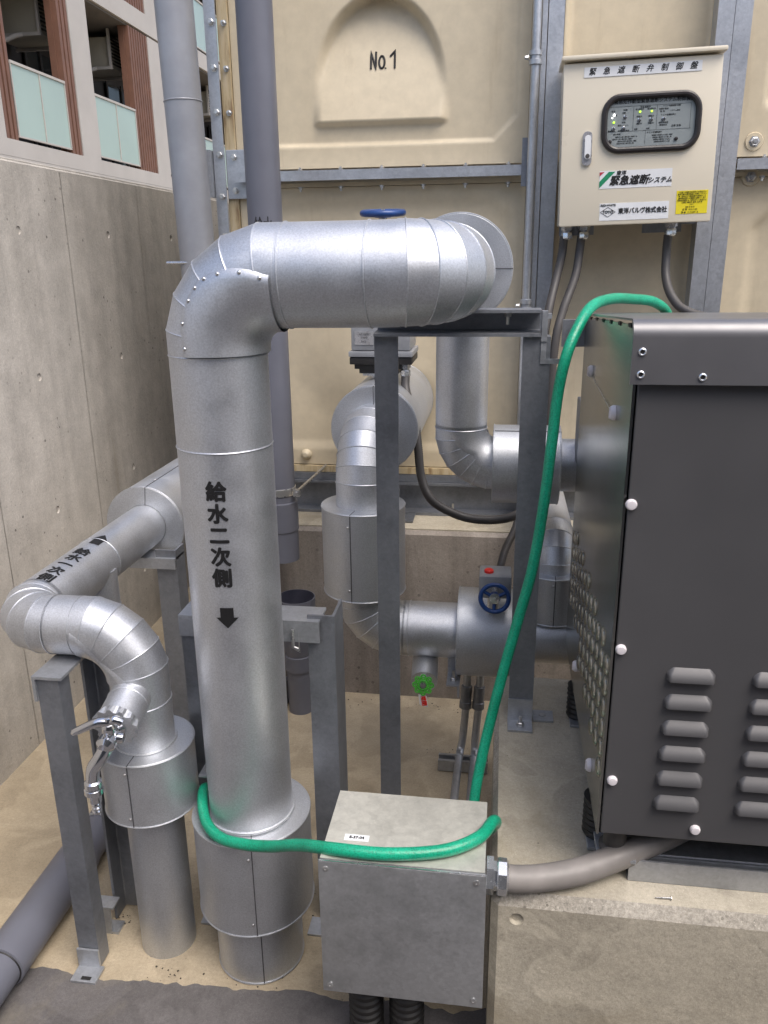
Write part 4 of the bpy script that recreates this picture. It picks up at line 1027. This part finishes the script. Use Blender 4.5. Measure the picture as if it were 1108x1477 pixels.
# riser support
rs = thing('pipe_support', (-.5, 1.5, 0), 'low galvanised bracket behind the lettered upright pipe', 'support')
yb = 1.479
be = MB().angle((-.66, yb, .782), (-.355, yb, .782), (0, 1, 0), (0, 0, -1), .075, .048, .006).build('beam', 'galv_light', rs, 0)
MB().angle((-.325, yb + .014, .0), (-.325, yb + .014, .79), (-1, 0, 0), (0, 1, 0), .058, .09, .006).build('leg', 'galv', rs, 0)
MB().angle((-.66, yb + .008, .0), (-.66, yb + .008, .733), (1, 0, 0), (0, 1, 0), .05, .065, .006).build('leg', 'galv', rs, 0)
hk = MB().box(-.616, 1.405, .436, -.584, yb + .007, .441, .001).build('hose_hook', 'galv_light', rs, 0)
MB().hexbolt((-.6, 1.425, .4415), (0, 0, 1), .007, .008, .01).build('bolt', 'screw', hk, 0)
MB().box(-.616, yb + .0, .40, -.61, yb + .0075, .435).build('hook_tab', 'galv_light', rs, 0)
for x in (-.402, -.66): MB().box(x, yb - .04, 0, x + .06, yb + .012, .006, .001).build('foot', 'galv_light', rs, 0)
MB().tube([(RX_ + .085, yb - .006, .765), (RX_ + .085, yb - .006, .725), (RX_ + .098, yb - .006, .718), (RX_ + .098, yb - .006, .765)], .0035, 8).build('u_bolt', 'steel', rs)
# bracket under the cross run (front, left)
fs = thing('pipe_support', (-.86, 1.35, 0), 'galvanised angle stand under the left end of the smaller pipe, leftmost in view', 'support')
be = MB().angle((-.888, 1.285, .728), (-.888, 1.50, .728), (1, 0, 0), (0, 0, -1), .062, .055, .006).build('beam', 'galv_light', fs, 0)
MB().angle((-.836, 1.291, .006), (-.836, 1.291, .7215), (-1, 0, 0), (0, 1, 0), .046, .04, .006).build('leg', 'galv', fs, 0)
MB().angle((-.866, 1.475, .006), (-.866, 1.475, .7215), (1, 0, 0), (0, -1, 0), .048, .05, .006).build('leg', 'galv', fs, 0)
ft = MB(); ft.box(-.884, 1.245, 0.004, -.826, 1.289, .01, .001); ft.box(-.884, 1.284, .01, -.834, 1.2895, .055); ft.build('foot', 'galv_light', fs, 0)
MB().box(-.862, 1.25, .0105, -.84, 1.258, .0112).build('bolt_slot', 'black', fs, 0)
ft = MB(); ft.box(-.905, 1.385, .07, -.845, 1.42, .076, .001); ft.box(-.905, 1.385, .0065, -.855, 1.391, .0695); ft.box(-.905, 1.385, .0, -.84, 1.42, .006); ft.build('floor_clip', 'galv_light', fs, 0)
MB().torus((-.875, SY, SZ - RS + .003), (0, 0, 1), .018, .003, 20, 6).build('u_bolt', 'steel', fs)
# bracket under the wall run (behind)
ws = thing('pipe_support', (-.95, 1.95, 0), 'galvanised stand beside the wall under the black arrow of the smaller pipe', 'support')
be = MB().angle((-1.07, 1.94, .724), (-.86, 1.94, .724), (0, 1, 0), (0, 0, -1), .065, .03, .006).build('beam', 'galv_light', ws, 0)
MB().angle((-.86, 1.951, .006), (-.86, 1.951, .745), (-1, 0, 0), (0, 1, 0), .058, .06, .006).build('leg', 'galv', ws, 0)
MB().angle((-1.1, 1.951, .006), (-1.1, 1.951, .717), (1, 0, 0), (0, 1, 0), .02, .06, .006).build('leg', 'galv', ws, 0)
MB().box(-.93, 1.9, 0, -.85, 2.02, .006).build('foot', 'galv_light', ws, 0)
MB().tube([(LX - .05, 1.97, .71), (LX - .05, 1.97, .69), (LX + .055, 1.97, .69), (LX + .055, 1.97, .71)], .004, 8).build('u_bolt', 'steel', ws)

# ================================================================== PUMP UNIT
UX, UY, UY1, UZ0, UZ1 = .187, 1.17, 1.90, .568, 1.405
UXR = 1.75
pu = thing('pump_unit', (.9, 1.5, BZ), 'dark grey sheet metal pump unit with louvres and stainless side, on the plinth', 'pump unit')
MB().box(UX + .012, UY + .01, UZ0 + .02, UXR - .01, UY1 - .006, 1.345).build('carcass', 'black', pu, 0)
fr = MB().box(UX + .006, UY, UZ0, UXR, UY + .008, 1.335, .0015).build('front_panel', 'charcoal', pu, 0)
# louvres: pressed hoods open at the bottom
def louvre(x, z, w=.074, h=.0205, d=.0125):
    mb = MB(); nx, nz = 32, 12; vs = []
    for j in range(nz + 1):
        v = j / nz; hw = w / 2 * (.74 + .26 * sin(min(1, v * 1.6) * pi / 2))
        for i in range(nx + 1):
            q = 2 * i / nx - 1; a = abs(q)
            end = min(1, (1 - a) / .16); end = sin(end * pi / 2)
            p = d * end * (1 - (1 - v) ** 1.7)
            vs.append(mb.bm.verts.new((x + hw * q, UY - .0004 - p, z + h / 2 - v * h)))
    Wd = nx + 1
    for j in range(nz):
        for i in range(nx): mb.bm.faces.new((vs[j * Wd + i], vs[j * Wd + i + 1], vs[(j + 1) * Wd + i + 1], vs[(j + 1) * Wd + i]))
    o = mb.build('louvre', 'charcoal', fr, 50)
    MB().box(x - w * .46, UY - d * .8, z - h / 2 - .0012, x + w * .46, UY - .0003, z - h / 2 - .0004).build('underside_shade', 'black', o, 0)  # black strip painting the shade under the hood
    return o
for c_ in range(4):
    for r_ in range(6): louvre(.3085 + c_ * .1275, .8765 - r_ * .0468)
for (x, z) in ((.197, 1.149), (.2, .913), (.204, .674), (.343, .591), (.9, .591), (.9, 1.149)):
    MB().lathe((x, UY - .0003, z), (0, -1, 0), [(.0085, 0), (.0085, .003), (.0065, .0065), (0, .0075)], 20).build('plug', 'plug', fr)
# lid: rolled front edge, apron, top sheet
LY = UY - .014; prof = []
rad = .024
for k in range(9):
    a = radians(k * 90 / 8); prof.append((LY + rad - rad * cos(a), 1.405 + rad * sin(a) - rad + .010))
top_z = 1.405 + .010
sec = [(LY, 1.327)] + prof + [(UY1 + .01, top_z - .040), (UY1 + .01, top_z - .044), (LY + rad, top_z - .003), (LY + .004, 1.39), (LY + .004, 1.327)]
mb = MB(); mb.prism([(UX - .008, y, z) for y, z in sec], (1, 0, 0), UXR - UX + .02); ld = mb.build('lid', 'lid', pu, 40)
for (x, z) in ((.1925, 1.372), (.1925, 1.341), (.275, 1.338), (.62, 1.372)):
    MB().lathe((x, LY - .0002, z), (0, -1, 0), [(.0058, 0), (.0054, .0016), (.004, .0024), (.003, .002), (.003, .0006)], 18).build('rivet', 'zinc', ld)
    MB().lathe((x, LY - .0007, z), (0, -1, 0), [(.003, 0), (0, .0002)], 14).build('rivet_hole', 'black', ld)
# stainless side with pressed round dimples in its lower half
sd_ = MB(); sd_.prism([(UX, UY + .009, UZ0 - .01), (UX, UY1, UZ0 - .01), (UX, UY1, 1.366), (UX, UY + .02, 1.405), (UX, UY + .009, 1.40)], (1, 0, 0), .004)
for c_ in range(11):
    for r_ in range(9):
        y = UY + .042 + c_ * .062; z = .668 + r_ * .039 + (.0195 if c_ % 2 else 0)
        if y > UY1 - .03 or z > .90 or (z < .70 and c_ > 6): continue
        sd_.lathe((UX - .0002, y, z), (-1, 0, 0), [(.0178, 0), (.0165, .0022), (.012, .0042), (.006, .0052), (0, .0055)], 20)
so = sd_.build('side_panel', 'stainless', pu, 40)
for (y, z) in ((1.70, 1.272), (1.33, 1.255), (1.62, .64), (1.30, .61)):
    mb = MB(); mb.lathe((UX - .0003, y, z), (-1, 0, 0), [(.0125, 0), (.0125, .004), (.010, .008), (0, .009)], 20); mb.box(UX - .0102, y - .0008, z - .009, UX - .008, y + .0008, z + .009); mb.build('plug', 'plug', so)
MB().tube([(UX - .002, 1.69, 1.265), (UX - .002, 1.36, 1.25)], .0007, 5).build('wire', 'steel', so)
for k in range(6): MB().box(UX - .0015, UY + .06 + k * .11, 1.402 - k * .0058 - .004, UX + .003, UY + .085 + k * .11, 1.402 - k * .0058 + .001).build('vent_gap', 'black', so, 0)
MB().box(UX - .05, UY1 + .003, 1.30, UX + .05, UY1 + .02, 1.36).build('rear_bracket', 'galv', pu, 0)
MB().box(UX + .002, UY1 + .003, 1.02, UX + .1, UY1 + .1, 1.17).build('rear_terminal_box', 'galv', pu, 0)
# base frame and anti-vibration feet
mb = MB(); mb.angle((.25, 1.198, BZ + .001), (UXR, 1.198, BZ + .001), (0, 1, 0), (0, 0, 1), .06, .042, .004); mb.box(.25, 1.26, BZ + .001, UXR, 1.85, BZ + .01); mb.build('base_tray', 'galv_light', pu, 0)
mb = MB(); mb.box(UX + .03, 1.26, BZ + .001, UX + .055, 1.88, BZ + .045); mb.build('base_rail', 'galv', pu, 0)
for y in (1.31, 1.72):
    f_ = MB(); f_.box(UX + .0, y - .045, BZ + .001, UX + .06, y + .045, BZ + .008, .001); f_ = f_.build('foot', 'galv_light', pu, 0)
    P = [(.026 + (.003 if k % 2 else 0), .008 + k * .0062) for k in range(14)]
    MB().lathe((UX + .022, y, BZ), (0, 0, 1), P, 24, True, True).build('rubber_mount', 'black', f_, 20)
f_ = MB().box(.195, 1.19, BZ + .042, .26, 1.26, BZ + .048, .001).build('foot', 'galv_light', pu, 0)
MB().lathe((.226, 1.222, BZ + .048), (0, 0, 1), [(.026, 0), (.027, .008), (.02, .012), (.02, .05), (.026, .052), (.026, .066)], 24, True, True).build('rubber_mount', 'cable', f_)
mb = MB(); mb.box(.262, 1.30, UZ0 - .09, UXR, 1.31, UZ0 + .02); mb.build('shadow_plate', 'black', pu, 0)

# ================================================================== JUNCTION BOX AND CONDUITS
JX0, JX1, JY0, JY1, JZ0, JZ1 = -.280, .002, 1.10, 1.288, .236, .520
jb = thing('junction_box', (-.139, 1.19, JZ0), 'galvanised square junction box with screwed front and green hose lying on top', 'junction box')
MB().box(JX0, JY0 + .004, JZ0, JX1, JY1, JZ1, .0015).build('casing', 'galv_box', jb)
MB().box(JX0 + .0005, JY0 + .0045, JZ1 + .0003, JX1 - .0005, JY1 - .0005, JZ1 + .0013).build('lit_top_sheet', 'box_top_sheen', jb, 0)  # bright sheet over the box top; sky sheen is put into its colour
cv = MB().box(JX0 - .002, JY0 - .001, JZ0 - .003, JX1 + .002, JY0 + .003, JZ1 - .002, .0012).build('cover', 'galv_box', jb)
for x in (JX0 + .011, JX1 - .014):
    for z in (JZ0 + .012, JZ1 - .016):
        MB().lathe((x, JY0 - .0012, z), (0, -1, 0), [(.0056, 0), (.0056, .0008), (.004, .002), (.0016, .0022), (.0016, .0012), (0, .0012)], 16).build('screw', 'screw', cv)
st = MB().box(-.247, 1.152, JZ1 + .0015, -.203, 1.168, JZ1 + .0021).build('sticker', 'white', jb, 0)
MB().box(JX0 - .0015, JY0 - .0005, JZ1 - .0019, JX1 + .0015, JY0 + .003, JZ1 - .0005).build('folded_edge', 'zinc', jb, 0)
text('E-37-04', .0085, 'ink', st, Matrix.Translation((-.225, 1.160, JZ1 + .0024)), bold=.0003)
gl_ = gland(jb, (JX1 + .002, 1.137, .488), (1, 0, 0), .0285, s=1.0)
hosething('large_conduit', [(.03, 1.137, .487), (.055, 1.14, .483), (.10, 1.152, .480), (.16, 1.172, .482), (.22, 1.20, .490), (.29, 1.235, .503), (.345, 1.262, .517), (.42, 1.31, .54)], .0225, 'cable_pale', 'thick pale grey conduit curving from the junction box under the pump unit', 'conduit', ribs=.004, seg=24)
for x, nm in ((-.222, 'left'), (-.142, 'right')):
    lab = 'black corrugated duct below the junction box, %s' % ('the left of the two' if nm == 'left' else 'the right of the two')
    t = thing('corrugated_duct', (x, 1.2, 0), lab, 'duct', 'ducts under the junction box')
    P = [(.031 + (.0035 if k % 4 in (1, 2) else 0), .002 + k * .0042) for k in range(52)]
    MB().lathe((x, 1.2, 0), (0, 0, 1), P, 28).build('duct', 'black', t, 20)
    MB().lathe((x, 1.2, .2), (0, 0, 1), [(.036, 0), (.036, .03), (.03, .034)], 24).build('collar', 'black', t)

# two thin conduits behind the plinth and their strut rail
st = thing('strut_rail', (-.07, 2.12, 0), 'short galvanised strut on the floor carrying two thin conduits', 'strut rail')
mb = MB(); mb.box(-.15, 2.1, 0.004, .0, 2.104, .04); mb.box(-.15, 2.136, .004, .0, 2.14, .04); mb.box(-.15, 2.104, .004, .0, 2.136, .008); mb.box(-.15, 2.104, .036, .0, 2.11, .04); mb.box(-.15, 2.13, .036, .0, 2.136, .04); mb.build('rail', 'galv_light', st, 0)
for i, (x0_, x1_) in enumerate(((-.068, -.09), (-.03, -.045))):
    t = thing('thin_conduit', (x1_, 2.0, 0), ['thin galvanised conduit rising to the manifold, farther from the green hose', 'thin galvanised conduit rising to the manifold, nearest the green hose'][i], 'conduit', 'thin conduits on the strut rail')
    P = catmull([(x0_, 2.16, .42), (x0_, 2.16, .30), (x0_ - .003, 2.15, .2), (x0_ - .01, 2.14, .10), (x1_ + .004, 2.10, .055), (x1_, 1.9, .045), (x1_, 1.3, .03)], 8)
    MB().tube(P, .0115, 16).build('tube', 'galv_light', t, 60)
    MB().lathe((x0_ - .001, 2.158, .27), (-.05, -.1, -1), [(.0115, -.0), (.0165, .002), (.0165, .05), (.0185, .052), (.0185, .072), (.0115, .074)], 18).build('coupling', 'galv', t)
    mb = MB(); mb.torus((x1_ + .003, 2.105, .056), (0, 1, .3), .0125, .0025, 18, 6); mb.box(x1_ - .004, 2.1, .062, x1_ + .008, 2.106, .082); mb.build('clamp', 'galv_light', t)

# ================================================================== GREEN HOSE
hosething('garden_hose', [(.385, 1.965, 1.10), (.385, 1.965, 1.28), (.375, 1.95, 1.362), (.335, 1.905, 1.397), (.275, 1.84, 1.408), (.22, 1.76, 1.412), (.175, 1.69, 1.400), (.145, 1.635, 1.36), (.125, 1.607, 1.31), (.113, 1.60, 1.24), (.105, 1.58, 1.146), (.094, 1.56, 1.023), (.077, 1.54, .896), (.050, 1.52, .781), (.022, 1.49, .669), (-.003, 1.46, .555), (-.022, 1.42, .455), (-.026, 1.375, .40), (-.014, 1.325, .42), (.008, 1.285, .465), (.018, 1.262, .497), (.012, 1.228, .525), (-.012, 1.172, .5345), (-.07, 1.132, .5345), (-.165, 1.112, .5345), (-.262, 1.118, .530), (-.33, 1.16, .495), (-.40, 1.205, .447), (-.46, 1.228, .426), (-.52, 1.262, .407), (-.567, 1.31, .402), (-.592, 1.36, .415), (-.605, 1.42, .40), (-.59, 1.5, .3), (-.54, 1.56, .1), (-.5, 1.6, .015)], .0110, 'hose', 'green garden hose draped over the pump unit and round the lettered pipe', 'hose', part='hose_body', n=10, seg=20)
# a lost screw lying on the plinth
ls = thing('loose_screw', (.31, 1.165, BZ), 'small loose screw lying on the plinth edge in front of the base tray', 'screw')
mb = MB(); mb.tube([(.29, 1.16, BZ + .003), (.315, 1.162, BZ + .003)], [.0008, .002], 8); mb.lathe((.315, 1.162, BZ + .003), (1, .05, 0), [(.002, 0), (.004, .001), (.004, .002), (0, .003)], 10); mb.build('screw_body', 'steel', ls)

# grit and crumbs swept against the pipe feet
mb = MB()
for (cx, cy, sx_, n) in ((-.86, 1.43, .06, 22), (-.70, 1.30, .10, 14), (-.5, 1.285, .12, 16), (-.6, 2.45, .2, 40), (-.2, 2.48, .25, 40), (-.35, 1.55, .1, 12), (-.1, 2.2, .1, 14)):
    for i in range(n):
        x, y, r = cx + random.gauss(0, sx_ * .5), cy + random.gauss(0, .02), random.uniform(.0012, .0034)
        if y > 2.525: continue
        c_ = V((x, y, r * .6)); vs = [mb.bm.verts.new(c_ + V((random.uniform(.6, 1.2) * r * a, random.uniform(.6, 1.2) * r * b, random.uniform(.5, .8) * r * d))) for a, b, d in ((1, 0, 0), (-1, 0, 0), (0, 1, 0), (0, -1, 0), (0, 0, 1), (0, 0, -.9))]
        for q in ((0, 2, 4), (2, 1, 4), (1, 3, 4), (3, 0, 4), (2, 0, 5), (1, 2, 5), (3, 1, 5), (0, 3, 5)): mb.bm.faces.new([vs[i] for i in q])
tag(mb.build('grit', 'grit', None, 0), 'dark grit and crumbs scattered on the floor beside the pipe feet', 'grit', kind='stuff')
